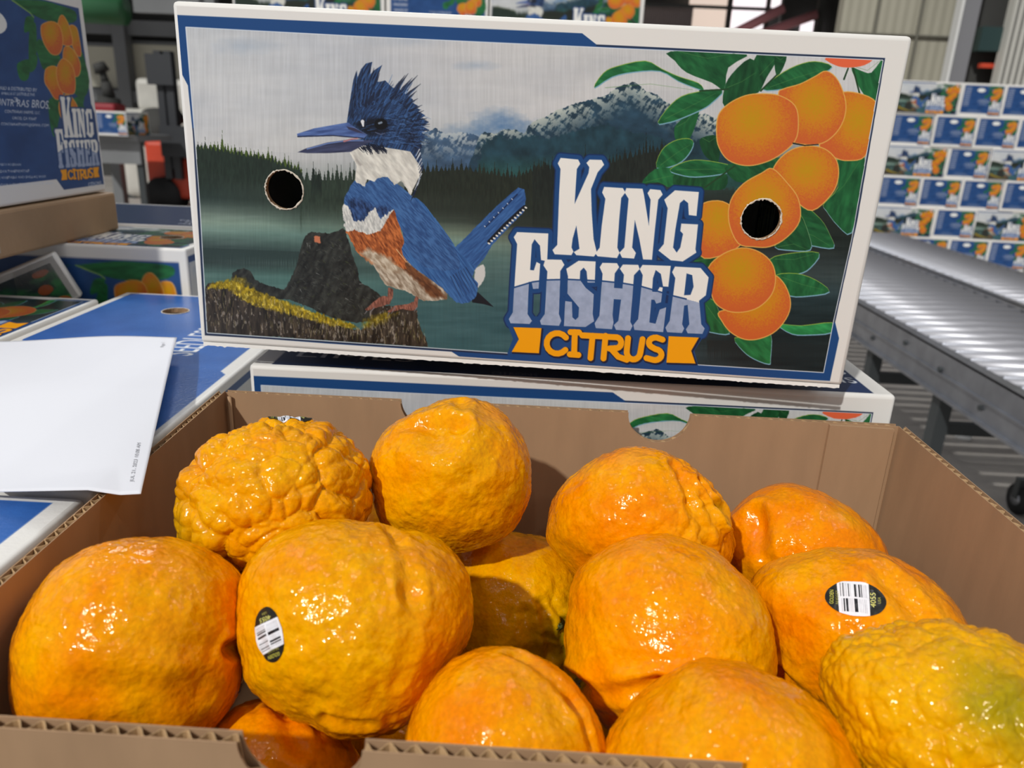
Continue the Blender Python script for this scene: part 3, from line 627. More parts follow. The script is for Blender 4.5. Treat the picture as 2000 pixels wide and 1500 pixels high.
def paint_scrap():
    cv = metric_canvas(.11, .05, 220, WHITE)
    cv.fill([(7,8),(101,8),(101,49),(7,49)], lambda X, Y: np.array([26, 48, 58.])+np.clip(fbm(X/16, Y/9, 12, 3)-.45, 0, 1)[..., None]*np.array([60, 330, 60]))
    cv.fill(ell(88, 14, 8, 3.5), (206, 104, 50)); cv.fill(ell(84, 30, 7, 5), (200, 100, 50)); cv.fill(ell(92, 48, 9, 7), (206, 120, 50))
    return cv
back_c, lid_c, scrap_c = paint_back(), paint_lid(), paint_scrap()

CANV = {'front': (front.linear(), L0, H0, HOLES), 'end': (endp.linear(), W0, H0, []),
        'back': (back_c.linear(), L0, H0, [(HOLES[0][0], .083), (HOLES[1][0], .083)]), 'lid': (lid_c.linear(), L0, W0, []), 'scrap': (scrap_c.linear(), .11, .05, [])}
def lowres(name, W, H):
    c, w, h, _ = CANV[name]; a = np.linspace(0, c.shape[0], H+1).astype(int)[:-1]; b = np.linspace(0, c.shape[1], W+1).astype(int)[:-1]
    s = np.add.reduceat(np.add.reduceat(c, a, 0), b, 1); n = np.add.reduceat(np.add.reduceat(np.ones(c.shape[:2]), a, 0), b, 1)
    return s/n[..., None]
MESHES = {}
def panel_mesh(name, w=None, h=None, low=None):
    """the printed face in its own plane: x right, z up from the lower left corner, facing -y"""
    key = (name, w, h, low)
    if key in MESHES: return MESHES[key]
    c, w_, h_, holes = CANV[name]
    if low: c = lowres(name, *low); holes = holes if low[0] > 300 else []
    w, h = w or w_, h or h_
    Hn, Wn = c.shape[:2]; Uu, Vv = face_uv(Wn, Hn, w, h); keep = None
    if holes:
        keep = np.ones((Hn-1, Wn-1), bool); px = (w-2*EDGE)/(Wn-1)
        for hu, hv in holes:
            du, dv = Uu-hu*w/w_, Vv-hv*h/h_; r = np.hypot(du, dv); inside = r < HOLE_R
            near = inside & (r > HOLE_R-1.5*px)
            ff = HOLE_R/np.maximum(r, 1e-9); Uu = np.where(near, hu*w/w_+du*ff, Uu); Vv = np.where(near, hv*h/h_+dv*ff, Vv)
            deep = inside & ~near
            keep &= ~(deep[:-1, :-1] | deep[1:, :-1] | deep[:-1, 1:] | deep[1:, 1:])
    P = np.stack([Uu, np.zeros(Uu.shape), h-Vv], -1)
    me = grid_mesh('printed_'+name, P, c, keep); MESHES[key] = me; return me
def shell_mesh(dx, dy, dz, open_faces):
    key = ('shell', dx, dy, dz, tuple(open_faces))
    if key in MESHES: return MESHES[key]
    bm = bmesh.new(); add_box(bm, (-dx/2, 0, 0), (dx/2, dy, dz), EDGE, 3); bm.normal_update()
    dirs = {'-x': (-1,0,0), '+x': (1,0,0), '-y': (0,-1,0), '+y': (0,1,0), '+z': (0,0,1), '-z': (0,0,-1)}
    kill = [f for f in bm.faces if any(f.normal.dot(Vector(dirs[k])) > .999 and f.calc_area() > .005 for k in open_faces)]
    bmesh.ops.delete(bm, geom=kill, context='FACES_ONLY')
    for f in bm.faces: f.smooth = f.calc_area() < .002
    me = bm_mesh(bm, 'carton_shell'); me.materials.append(M_card); MESHES[key] = me; return me
def rim_mesh(seed):
    key = ('rim', seed)
    if key in MESHES: return MESHES[key]
    r = np.random.default_rng(seed); bm = bmesh.new(); n = 72; rows = []
    for k in range(n):
        a = 2*math.pi*k/n; j = r.normal(0, .00028)
        prof = [(HOLE_R+.0003+abs(r.normal(0, .0003)), -.0003), (HOLE_R+.0001, -.0006), (HOLE_R-.0003+j, -.0004), (HOLE_R-.0001, .0042)]
        rows.append([bm.verts.new((q*math.cos(a), y, q*math.sin(a))) for q, y in prof])
    for k in range(n):
        for i in range(3):
            f = bm.faces.new((rows[k][i], rows[k][i+1], rows[(k+1) % n][i+1], rows[(k+1) % n][i])); f.material_index = 0 if i < 2 else 1
    me = bm_mesh(bm, 'torn_rim'); me.materials.append(mat('torn_board', (214, 204, 188), rough=.9)); me.materials.append(M_kraft); MESHES[key] = me; return me
# how a panel sits on a face: (origin corner, u direction, up direction)
def face_frame(face, turn, dx, dy, dz):
    if face == '-y': return (-dx/2, 0, 0), (1,0,0), (0,0,1)
    if face == '+y': return (dx/2, dy, 0), (-1,0,0), (0,0,1)
    if face == '+x': return (dx/2, 0, 0), (0,1,0), (0,0,1)
    if face == '-x': return (-dx/2, dy, 0), (0,-1,0), (0,0,1)
    if face == '+z':
        if turn == 0: return (-dx/2, 0, dz), (1,0,0), (0,1,0)
        if turn == 1: return (dx/2, 0, dz), (0,1,0), (-1,0,0)
LOWR = {'front': (168, 82), 'end': (112, 82), 'back': (40, 20), 'lid': (42, 28)}
MIDR = {'front': (560, 272), 'end': (220, 160), 'back': (640, 312), 'lid': (480, 320)}
def carton(label, M, faces, dims=(L0, W0, H0), group=None, low=MIDR, gloss=False, cat='carton'):
    root = empty('citrus_carton', M); tag(root, label, cat, group)
    dx, dy, dz = dims
    obj('carton_board', shell_mesh(dx, dy, dz, sorted(faces)), None, root)
    for f, spec in sorted(faces.items()):
        art, turn = spec if isinstance(spec, tuple) else (spec, 0)
        o, u, up = face_frame(f, turn, dx, dy, dz); u, up = Vector(u), Vector(up); nrm = u.cross(up)
        w = {'x': dx, 'y': dy, 'z': dz}['xyz'[[abs(v) > .5 for v in u].index(True)]]; h = {'x': dx, 'y': dy, 'z': dz}['xyz'[[abs(v) > .5 for v in up].index(True)]]
        c, w_, h_, holes = CANV[art]
        me = panel_mesh(art, round(w, 4), round(h, 4), low[art] if low else None)
        mt = M_print_gloss if (gloss and f == '+z') else M_print
        if not me.materials: me.materials.append(mt)
        Mx = Matrix([[u[i], -nrm[i], up[i], o[i]] for i in range(3)]+[[0, 0, 0, 1]])
        p = obj('printed_panel', me, None, root); p.matrix_local = Mx
        if p.material_slots and mt is not me.materials[0]: p.material_slots[0].link = 'OBJECT'; p.material_slots[0].material = mt
        if low is not LOWR:
            for i, (hu, hv) in enumerate(holes):
                q = obj('handle_hole', rim_mesh(7+i), None, p); q.location = (hu*w/w_, 0, h-hv*h/h_)
                tag(q, 'torn round handle hole')
    return root
ID = Matrix.Identity(4)
def at(x, y, z, rz=0, s=1): return Matrix.Translation((x, y, z))@Matrix.Rotation(math.radians(rz), 4, 'Z')@Matrix.Scale(s, 4)

# ------------------------------------------------------------------ the cartons near the camera
disp = carton('white citrus carton propped on another carton, large blue crested bird picture on its front', mat4(dX, dY, dZ, DISP_MID, K), {'-y': 'front', '+x': 'end'}, low={'front': None, 'end': (220, 160)})
# torn perforation along its lower front edge
bm = bmesh.new(); r = np.random.default_rng(3); n = 260; prev = None
for k in range(n+1):
    x = -L0/2+.002+(L0-.004)*k/n; z = -.0009-abs(r.normal(0, .00028))
    a = (bm.verts.new((x, -.0001, .0012)), bm.verts.new((x, -.0006, z)), bm.verts.new((x, .0016, z+.0004)))
    if prev: bm.faces.new((prev[0], prev[1], a[1], a[0])); bm.faces.new((prev[1], prev[2], a[2], a[1]))
    prev = a
obj('perforated_edge', bm_mesh(bm), M_card, disp)

LOW_Y, LOW_Z = .468, -.157
lower = carton('citrus carton lying behind the open box of fruit, supporting the bird-picture carton', at(.029, LOW_Y, LOW_Z-H0, .3), {'-y': 'front', '+z': 'lid', '+x': 'end'}, low={'front': (1050, 510), 'lid': (620, 420), 'end': (56, 40)})

# ------------------------------------------------------------------ the cartons at the left
TBL = -.364
carton('carton lying under the sheet of paper, blue face with a round hole up', at(-.309, .327, TBL, 0), {'+z': ('back', 1), '+x': 'front', '-y': 'end'}, dims=(.2, .42, -.18-TBL), gloss=True)
carton('carton nearest the camera beside the left wall of the open box, mostly under the paper', at(-.309, -.098, TBL, 0), {'+z': ('back', 1), '+x': 'front'}, dims=(.2, .42, -.18-TBL), gloss=True)
carton('carton with orange fruit picture facing up, left of the blue-topped carton', at(-.518, .292, TBL, 0), {'+z': ('front', 1), '-y': 'end'}, dims=(.2, .42, -.18-TBL), gloss=True)
ZD = -.137
carton('carton behind the blue-topped carton, dark end panel with oranges facing the camera', at(-.492, .765, TBL, 0), {'-y': 'end', '+z': ('front', 0), '+x': 'front'}, dims=(.28, .135, ZD-TBL), gloss=True)
carton('carton farther back by the bird-picture carton, glossy navy top in grazing light', at(-.505, .903, TBL, 1.2), {'-y': 'end', '+z': ('lid', 0), '+x': 'front'}, dims=(.30, .2, ZD-TBL+.002), gloss=True)
e0 = np.array((-.475, .742, -.142)); ex = _n((.838, .381, .39)); ez = _n(np.array((0, 0, 1.))-ex*ex[2]); ey = np.cross(ez, ex)
lid = carton('slanted white-rimmed carton lid wedged between cartons under the brown tray', mat4(ex, ey, ez, e0-ex*.055-ez*.05), {'-y': 'scrap'}, dims=(.11, .014, .05), low={'scrap': (200, 90)})
lid.name = 'carton_lid'; lid['category'] = 'lid'

# brown tray and the carton standing on it
tray = empty('kraft_tray', loc=(GX, (G_far+G_near)/2, ZD)); tag(tray, 'brown cardboard tray under the blue-and-orange carton at upper left', 'tray')
bm = bmesh.new(); add_box(bm, (-.40, -.150, 0), (.006, .146, .042), .003); me = bm_mesh(bm)
for v in me.vertices: v.co.z += 0
obj('tray_wall', me, M_kraft2, tray)
for yy, zz_, wdt in ((-.09, .004, .0016), (-.06, .006, .0012)):
    o = box('tape_strip', (.0062, yy, zz_), (.0068, yy+wdt, .034), mat('clear_tape', (190, 182, 168), rough=.15, spec=.8), tray)
G = carton('carton standing on the brown tray, blue end with oranges and white company text', mat4((0, 1, 0), (-1, 0, 0), (0, 0, 1), (GX, (G_far+G_near)/2, G_zb)), {'-y': 'end'}, dims=(W0, .40, G_zt-G_zb), low={'end': None})

# ------------------------------------------------------------------ paper sheet
def paper():
    BRp = onz(275, 965, -.1632); TRp = onz(345, 655, -.163); BLp = onz(-30, 966, -.176); TLp = onz(-60, 668, -.1765)
    n, m = 60, 70; s, t = np.meshgrid(np.linspace(0, 1, n), np.linspace(0, 1, m))
    P = ((TLp*(1-s[..., None])+TRp*s[..., None])*(1-t[..., None])+(BLp*(1-s[..., None])+BRp*s[..., None])*t[..., None])
    P[..., 2] += .0025*np.sin(s*3.1)*np.sin(t*3.0)-.002*np.exp(-((t-.0)/.12)**2)*np.sin(s*6.2+1.0)*s+.001*np.exp(-((t-1)/.1)**2)*np.cos(s*5)
    P[..., 2] = np.maximum(P[..., 2], np.interp(P[..., 0], [-.275, -.195], [-.1785, -.1650]))
    Pb = P.copy(); Pb[..., 2] -= .0003
    me = grid_mesh('paper', P)
    o = obj('sheet_of_paper', me, M_paper, None, True)
    sol = o.modifiers.new('thickness', 'SOLIDIFY'); sol.thickness = .0004
    tag(o, 'blank white sheet of paper lying across the blue carton, corner curled up', 'paper')
    # faint date stamp near its right edge, small mark at the upper corner
    def stamp(body, s0, t0, ds, dt, name):
        T, asp = text_tris(body); bmx = bmesh.new()
        def pos(a, b):
            i = min(max(a*(n-1), 0), n-1.001); j = min(max(b*(m-1), 0), m-1.001); i0, j0 = int(i), int(j); fi, fj = i-i0, j-j0
            q = (P[j0, i0]*(1-fi)+P[j0, i0+1]*fi)*(1-fj)+(P[j0+1, i0]*(1-fi)+P[j0+1, i0+1]*fi)*fj
            return (q[0], q[1], q[2]+.0003)
        for tr in T: bmx.faces.new([bmx.verts.new(pos(s0+y*ds, t0-x*dt)) for x, y in tr])
        obj(name, bm_mesh(bmx), M_ink, o)
    stamp('JUL 21, 2023 10:08 AM', .945, .955, -.028, .17, 'date_stamp'); stamp('Page 1', .955, .115, -.022, .05, 'page_number')
    return o
paper()

# ------------------------------------------------------------------ the open carton
OX0, OX1, OY0, OY1, OZ0, OZ1 = -.1885, .2316, .1715, .4450, TBL+.001, -.1687
TH = .0042
ocar = empty('open_carton', loc=((OX0+OX1)/2, (OY0+OY1)/2, TBL)); tag(ocar, 'open brown cardboard box holding the bumpy mandarins', 'carton')
OC = Vector(ocar.location)
def wall_poly(cuts, x0, x1, z0, z1, r):
    """outline of a wall (along, up) with round cuts in its top edge; clockwise from lower left"""
    pts = [(x0, z0), (x0, z1)]
    for cx in cuts: pts += [(cx-r*math.cos(a), z1-r*math.sin(a)*.98) for a in np.linspace(0, math.pi, 22)]
    return pts+[(x1, z1), (x1, z0)]
def sheet(bm, pts, place, th):
    """extrude outline (a, z) into a board of thickness th; place(a, t, z) -> xyz"""
    A = [bm.verts.new(place(a, 0, z)) for a, z in pts]; B = [bm.verts.new(place(a, th, z)) for a, z in pts]; n = len(pts)
    bm.faces.new(A); bm.faces.new(B[::-1])
    for i in range(n): bm.faces.new((A[i], B[i], B[(i+1) % n], A[(i+1) % n]))
def corrugated(name, a0, a1, place, cuts=(), r=.0175, z0=OZ0, z1=OZ1, label=None, TH=TH, pitch=.0066):
    liner = .0005
    bm = bmesh.new(); pts = wall_poly(cuts, a0, a1, z0, z1, r)
    sheet(bm, pts, place, liner); sheet(bm, pts, lambda a, t, z: place(a, TH-liner+t, z), liner)
    bmesh.ops.recalc_face_normals(bm, faces=bm.faces)
    w = obj(name, bm_mesh(bm), M_kraft, ocar); w.location = -OC
    if label: w['label'] = label
    bm = bmesh.new(); prev = None; a = a0+.0005; k = 0; step = pitch/8
    while a < a1-.0005:
        t = TH/2+(TH/2-liner*1.2)*math.sin(2*math.pi*a/pitch+.6*math.sin(a*60))
        top = z1-.0004
        for cx in cuts:
            if abs(a-cx) < r: top = z1-math.sqrt(r*r-(a-cx)**2)*.98-.0004
        top -= .0004*random.random()
        cur = [bm.verts.new(place(a, t+dt, zq)) for dt, zq in ((-.00016, top), (.00016, top), (.00016, top-.012), (-.00016, top-.012))]
        if prev:
            for i, j in ((0, 1), (1, 2), (3, 0)): bm.faces.new((prev[i], prev[j], cur[j], cur[i]))
        prev = cur; a += step
    bmesh.ops.recalc_face_normals(bm, faces=bm.faces)
    f = obj('fluting', bm_mesh(bm), M_flute, w)
    return w
CUTS = (-.0585, .0842)
corrugated('back_wall', OX0, OX1, lambda a, t, z: (a, OY1+t, z), CUTS, r=.0195)
corrugated('front_wall', OX0-TH, OX1+TH, lambda a, t, z: (a, OY0-.0048+t-.0012*(a/.2), z), CUTS, r=.0178, TH=.0048, pitch=.0072)
corrugated('left_wall', OY0, OY1, lambda a, t, z: (OX0-t, a, z-.0008*math.sin(a*40)))
corrugated('right_wall', OY0, OY1, lambda a, t, z: (OX1+t, a, z))
o = box('bottom_panel', (OX0-TH, OY0-TH, TBL+.0002), (OX1+TH, OY1+TH, OZ0+.001), M_kraft, ocar); o.location = -OC
# glue flap in the right rear corner and the crease in the left rear corner
ft = onz(1615, 822, OZ1)
bm = bmesh.new(); sheet(bm, [(ft[0], OZ0), (ft[0], OZ1-.0006), (OX1-.0035, OZ1-.0012), (OX1-.0035, OZ0)], lambda a, t, z: (a, OY1-.0002-t, z), .0026)
bmesh.ops.recalc_face_normals(bm, faces=bm.faces)
o = obj('corner_flap', bm_mesh(bm), M_kraft, ocar); o.location = -OC
o = cyl('corner_crease', (OX0+.0032, OY1-.0022, OZ0), (OX0+.0032, OY1-.0022, OZ1-.002), .0012, M_kraft, ocar, 10); o.location = -OC

# ------------------------------------------------------------------ the mandarins
def n3(p, seed):
    xi = np.floor(p).astype(np.int64); f = p-xi; f = f*f*(3-2*f); out = 0
    for dx in (0, 1):
        for dy in (0, 1):
            for dz in (0, 1):
                n = ((xi[:, 0]+dx)*374761393+(xi[:, 1]+dy)*668265263+(xi[:, 2]+dz)*2147483647+seed*974634777) & 0xffffffff
                n = ((n ^ (n >> 13))*1274126177) & 0xffffffff; v = ((n ^ (n >> 16)) & 0xffff)/65535.0
                out = out+v*(f[:, 0] if dx else 1-f[:, 0])*(f[:, 1] if dy else 1-f[:, 1])*(f[:, 2] if dz else 1-f[:, 2])
    return out*2-1
ICO = {}
def ico(level):
    if level not in ICO:
        bm = bmesh.new(); bmesh.ops.create_icosphere(bm, subdivisions=level, radius=1)
        V = np.array([v.co[:] for v in bm.verts]); F = np.array([[v.index for v in f.verts] for f in bm.faces], np.int32); bm.free()
        ICO[level] = (V/np.linalg.norm(V, axis=1)[:, None], F)
    return ICO[level]
def cells(v, n, seed, stretch=None):
    r = np.random.default_rng(seed); c = r.normal(size=(n, 3)); c /= np.linalg.norm(c, axis=1)[:, None]
    vv = v+.10*np.stack([n3(v*3.1, seed+1), n3(v*3.1, seed+2), n3(v*3.1, seed+3)], 1)
    if stretch is not None: vv = vv*stretch; c = c*stretch
    d1 = np.full(len(v), 9.); d2 = d1.copy()
    for q in c:
        d = np.linalg.norm(vv-q, axis=1); m = d < d1
        d2 = np.where(m, d1, np.minimum(d2, d)); d1 = np.where(m, d, d1)
    return d1, d2
FR = []   # placed fruit: centre, radius
def fruit(label, px, py, R, rpx, outline=None, seed=1, lump=.035, cob=(0, 0), fine=.010, hue=0.0, gold=0.0, green=None, dents=(), creases=(), level=None, stick=None, calyx=None, depth=None, ridge=0):
    dd = depth if depth else FPX*R/rpx
    C = RC@np.array([(px-1000)/FPX*dd, (py-750)/FPX*dd, dd]); vd = -_n(C)                    # towards the eye
    right = RC@np.array([1., 0, 0]); right = _n(right-vd*(right@vd)); up = np.cross(vd, right)
    FR.append((C, R)); v, F = ico(level or (7 if rpx > 150 else 6))
    a, b, c = v@right, v@up, v@vd
    rad = np.ones(len(v))
    if outline is not None:
        o = np.array(outline, float)-np.array([px, py]); o[:, 1] *= -1; th = np.arctan2(o[:, 1], o[:, 0]); rr = np.hypot(o[:, 0], o[:, 1])
        k = np.argsort(th); th, rr = th[k], rr[k]; th = np.concatenate([th[-3:]-2*np.pi, th, th[:3]+2*np.pi]); rr = np.concatenate([rr[-3:], rr, rr[:3]])
        g = np.interp(np.arctan2(b, a), th, rr)
        tt = np.linspace(-np.pi, np.pi, 721); gg = np.interp(tt, th, rr); ker = np.exp(-.5*(np.arange(-20, 21)/6.)**2); ker /= ker.sum()
        gs = np.convolve(np.concatenate([gg[-21:-1], gg, gg[1:21]]), ker, 'valid'); g = np.interp(np.arctan2(b, a), tt, gs)
        s = np.hypot(a, b); rad = 1+(g*dd/FPX/R-1)*s**2
    h = lump*(n3(v*1.9+seed, seed)*.8+n3(v*3.7, seed+5)*.55+n3(v*5.6, seed+6)*.30)*(1-.55*np.hypot(a, b)**4 if outline is not None else 1)
    h = h+1.3*fine*(n3(v*7, seed+7)*.75+n3(v*14, seed+9)*.45+n3(v*28, seed+11)*.30+n3(v*50, seed+12)*.13)
    if cob[0]:
        d1, d2 = cells(v, cob[0], seed); e = np.clip((d2-d1)*math.sqrt(cob[0])*.55, 0, 1); mask = 1.0
        if len(cob) > 2:
            q = _n(right*cob[2][0]+up*cob[2][1]+vd*cob[2][2]); mask = np.clip(((v@q)-cob[3])/cob[4], 0, 1)
        c1, c2 = cells(v, cob[0]*4, seed+60); e2 = np.clip((c2-c1)*math.sqrt(cob[0]*4)*.5, 0, 1)
        h = h+(cob[1]*(np.sqrt(e)-.75)*(.65+.7*n3(v*2.3, seed+20))+cob[1]*.32*(np.sqrt(e2)-.7))*mask
    if ridge: h = h+ridge*np.sin(5*np.arctan2(b*.4+c, a)+2*n3(v*2, seed))*.5
    tint = np.zeros(len(v))
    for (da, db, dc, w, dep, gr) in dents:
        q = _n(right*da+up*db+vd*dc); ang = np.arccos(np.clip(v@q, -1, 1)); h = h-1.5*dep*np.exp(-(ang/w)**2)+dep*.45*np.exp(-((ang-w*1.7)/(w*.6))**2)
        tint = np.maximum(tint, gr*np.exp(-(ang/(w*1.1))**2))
    for (p0, p1, w, dep) in creases:     # a furrow between two directions of the view frame
        q0 = _n(right*p0[0]+up*p0[1]+vd*p0[2]); q1 = _n(right*p1[0]+up*p1[1]+vd*p1[2])
        t = np.clip(((v-q0)@(q1-q0))/((q1-q0)@(q1-q0)), 0, 1); dist = np.linalg.norm(v-(q0+t[:, None]*(q1-q0)), axis=1)+.03*n3(v*6, seed+30)
        h = h-1.5*dep*np.exp(-(dist/w)**2)+.5*dep*np.exp(-((dist-1.8*w)/(.7*w))**2)
    P = v*(R*(rad+h))[:, None]
    for ax, lo_, hi_ in ((0, OX0+.0006, OX1-.0006), (1, OY0+.0006, OY1-.0006), (2, OZ0+.0015, 9)):     # the skin flattens where it rests on the box
        P[:, ax] = np.clip(P[:, ax], lo_-C[ax], hi_-C[ax])
    me = bpy.data.meshes.new('mandarin'); me.vertices.add(len(P)); me.vertices.foreach_set('co', P.reshape(-1).astype(np.float32))
    me.loops.add(F.size); me.loops.foreach_set('vertex_index', F.reshape(-1)); me.polygons.add(len(F)); me.polygons.foreach_set('loop_start', np.arange(0, F.size, 3, dtype=np.int32)); me.update(calc_edges=True)
    n = np.clip(.5+.5*n3(v*2.6, seed+40)+.25*n3(v*7, seed+41)+hue, 0, 1)[:, None]
    sp = np.clip(n3(v*26, seed+42)*.5+n3(v*52, seed+43)*.5, -1, 1)[:, None]
    col = lin((240, 134, 0))*(1-n)+lin((244, 164, 0))*n
    col = col*(1-gold)+lin((228, 180, 2))*gold
    col = col*(1+np.array([.08, .19, .2])*sp)
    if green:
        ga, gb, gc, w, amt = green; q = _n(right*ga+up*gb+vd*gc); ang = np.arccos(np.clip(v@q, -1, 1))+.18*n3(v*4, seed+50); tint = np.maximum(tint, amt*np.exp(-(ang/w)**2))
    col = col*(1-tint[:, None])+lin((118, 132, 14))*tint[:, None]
    set_colors(me, np.clip(col, 0, 1))
    o = obj('mandarin', me, M_peel, None, True); o.location = C
    tag(o, label, 'mandarin', 'bumpy mandarins in the open box')
    bvh = None
    def hit(qx, qy):
        nonlocal bvh
        if bvh is None: bvh = BVHTree.FromPolygons([tuple(p) for p in P.tolist()], F.tolist())
        rd = _n(ray(qx, qy)); loc, nn, _, _ = bvh.ray_cast(Vector(-C), Vector(rd)); return loc, nn
    for stc in (stick or []):
        sx, sy, hw, hh, rot = stc[:5]
        loc, nn = hit(sx, sy) if len(stc) < 6 else (None, None)
        if len(stc) > 5:
            if bvh is None: hit(px, py)
            q = Vector(_n(right*stc[5][0]+up*stc[5][1]+vd*stc[5][2])); loc, nn, _, _ = bvh.ray_cast(q*R*2, -q)
        if loc is None: continue
        near = [P[i] for i in np.flatnonzero(np.linalg.norm(P-np.array(loc), axis=1) < hh)]
        if len(near) > 20:
            u_, s_, vt = np.linalg.svd(np.array(near)-np.mean(near, 0), full_matrices=False); nn2 = Vector(vt[2]); nn = nn2 if nn2.dot(nn) > 0 else -nn2
        Tx = Vector(right)*math.cos(rot)+Vector(up)*math.sin(rot); Tx = (Tx-nn*Tx.dot(nn)).normalized(); Ty = nn.cross(Tx)
        if not STICK: make_sticker()
        S_, T_, colr, Wn, Hn = STICK; Pp = np.zeros((Hn, Wn, 3)); n0 = 0
        lo = np.zeros((19, 31))
        for j in range(19):
            for i in range(31):
                st = (-1+2*i/30, 1-2*j/18); p = loc+Tx*(st[0]*hw)+Ty*(st[1]*hh)+nn*.012
                l2, _, _, _ = bvh.ray_cast(p, -nn); lo[j, i] = (l2-loc).dot(nn) if l2 is not None else 0
        ky, kx = np.linspace(0, 18, Hn), np.linspace(0, 30, Wn)
        for _ in range(1):
            q = np.pad(lo, 1, mode='edge'); lo = np.maximum(lo, (q[:-2, 1:-1]+q[2:, 1:-1]+q[1:-1, :-2]+q[1:-1, 2:]+lo*2)/6)
        I = np.array([np.interp(kx, np.arange(31), row) for row in lo]); I = np.array([np.interp(ky, np.arange(19), I[:, k]) for k in range(Wn)]).T
        base = np.array(loc); Pp = base+S_[..., None]*hw*np.array(Tx)+T_[..., None]*hh*np.array(Ty)+(I+.00035)[..., None]*np.array(nn)
        keep = (S_**2+T_**2)[:-1, :-1] < .985
        sm = grid_mesh('sticker', Pp, colr, keep); so = obj('fruit_sticker', sm, M_sticker, o, True); so['label'] = 'small oval barcode sticker'
    if calyx:
        loc, nn = hit(*calyx[:2])
        if loc is not None:
            bm = bmesh.new(); rr_ = calyx[2]; rq = np.random.default_rng(seed)
            for k in range(6):
                an = 2*math.pi*k/6+rq.normal(0, .15); L = rr_*(.8+.4*rq.random())
                vs = [bm.verts.new((L*t*math.cos(an)+w*math.sin(an)*L*.3*(1-t), L*t*math.sin(an)-w*math.cos(an)*L*.3*(1-t), .0012*(1-t)+.0004)) for t, w in ((0, 1), (0, -1), (.6, -1.2), (1, 0), (.6, 1.2))]
                bm.faces.new(vs)
            bmesh.ops.create_icosphere(bm, subdivisions=2, radius=rr_*.38, matrix=Matrix.Translation((0, 0, .0004)))
            co = obj('stem_calyx', bm_mesh(bm), M_calyx, o, True); co.matrix_local = Matrix.Translation(loc)@nn.to_track_quat('Z', 'Y').to_matrix().to_4x4(); co['label'] = 'dark green stem end'
    return o
STICK = None
def make_sticker():
    global STICK
    Wn, Hn = 260, 165; S_, T_ = np.meshgrid(np.linspace(-1, 1, Wn), np.linspace(1, -1, Hn))
    cv = Canvas(S_*100, -T_*62, (30, 30, 26)); BK = (24, 24, 30)
    cv.fill([(-62,-70),(44,-70),(48,70),(-40,70)][:1]+[(44,-70),(48,70),(-50,70)], (240, 240, 246))
    cv.fill([(-60,-66),(42,-66),(46,66),(-46,66)], (240, 240, 246))
    top = [(-50,2,BK),(-42,3,BK),(-37,1.2,0),(-31,1.4,0),(-24,3,BK),(-17,1,0),(-4,6.5,BK),(4,1.2,0),(10,5,BK),(18,3,BK),(25,1,0),(30,1,0),(34,1.4,0)]
    for x, w, c in top: cv.fill([(x, -50), (x+w, -50), (x+w+3, -3), (x+3, -3)], c or (150, 150, 160))
    bot = [(-44,1.2,0),(-38,4.5,BK),(-30,7,BK),(-20,1,0),(-15,1,0),(-10,1,0),(-3,11,BK),(13,1.2,0),(18,1,0),(24,1,0),(30,1.4,0),(35,1,0)]
    for x, w, c in bot: cv.fill([(x, 4), (x+w, 4), (x+w+3, 50), (x+3, 50)], c or (150, 150, 160))
    G_ = (224, 220, 90)
    cv.text('GOLDEN', -70, 27, 52, 13, G_, ang=-math.pi/2); cv.text('NUGGET', -53, 27, 50, 10, (170, 168, 80), ang=-math.pi/2)
    cv.text('4055', 66, 26, 50, 17, (236, 232, 130), ang=-math.pi/2); cv.text('USA', 82, 10, 22, 9, (190, 188, 90), ang=-math.pi/2)
    STICK = (S_, T_, cv.linear(), Wn, Hn)

fruit('very knobbly mandarin in the left rear corner of the box, cauliflower-like skin', 543, 972, .0442, 180,
      [(361,961),(360,1012),(372,1058),(419,1095),(459,1112),(520,1140),(600,1120),(690,1060),(725,983),(721,933),(707,897),(685,872),(682,852),(646,844),(642,825),(592,820),(556,817),(513,819),(477,832),(441,846),(410,868),(385,900)],
      seed=3, lump=.04, cob=(75, .125), fine=.010, hue=.05, gold=.25, green=(-.8, -.5, .3, .5, .45), stick=[(0, 0, .0105, .007, 0, (.10, 1.0, .12))])
fruit('tall mandarin leaning on the rear wall, dimple near its top, left of the middle', 878, 920, .0415, 155,
      [(901,774),(952,785),(1006,832),(1031,879),(1038,933),(1024,994),(1002,1034),(950,1062),(880,1075),(808,1056),(761,1034),(729,969),(718,922),(736,861),(761,832),(793,814),(837,792),(862,780)],
      seed=8, lump=.045, fine=.011, hue=.15, gold=.15, dents=((-.15, .42, .8, .24, .09, .1),), creases=(((-.5, .55, .6), (.1, .5, .8), .10, .05), ((.1, .5, .8), (.15, .9, .4), .08, .03)), green=(.8, -.2, .5, .28, .35))
fruit('mandarin against the rear wall with a creased stem hollow on its right side', 1245, 1000, .0480, 178,
      [(1256,876),(1314,892),(1364,925),(1400,964),(1418,997),(1427,1040),(1422,1090),(1380,1140),(1300,1175),(1200,1165),(1137,1128),(1090,1083),(1065,1051),(1072,1011),(1087,964),(1130,921),(1184,892)],
      seed=12, lump=.025, fine=.011, hue=-.05, creases=(((.70, .30, .6), (.86, -.05, .5), .06, .10), ((.45, .55, .7), (.52, .1, .8), .07, .035), ((.52, .1, .8), (.62, -.4, .6), .06, .03)), dents=((.86, .0, .45, .10, .08, .6),), cob=(90, .075, (.9, 0, .4), .62, .2))
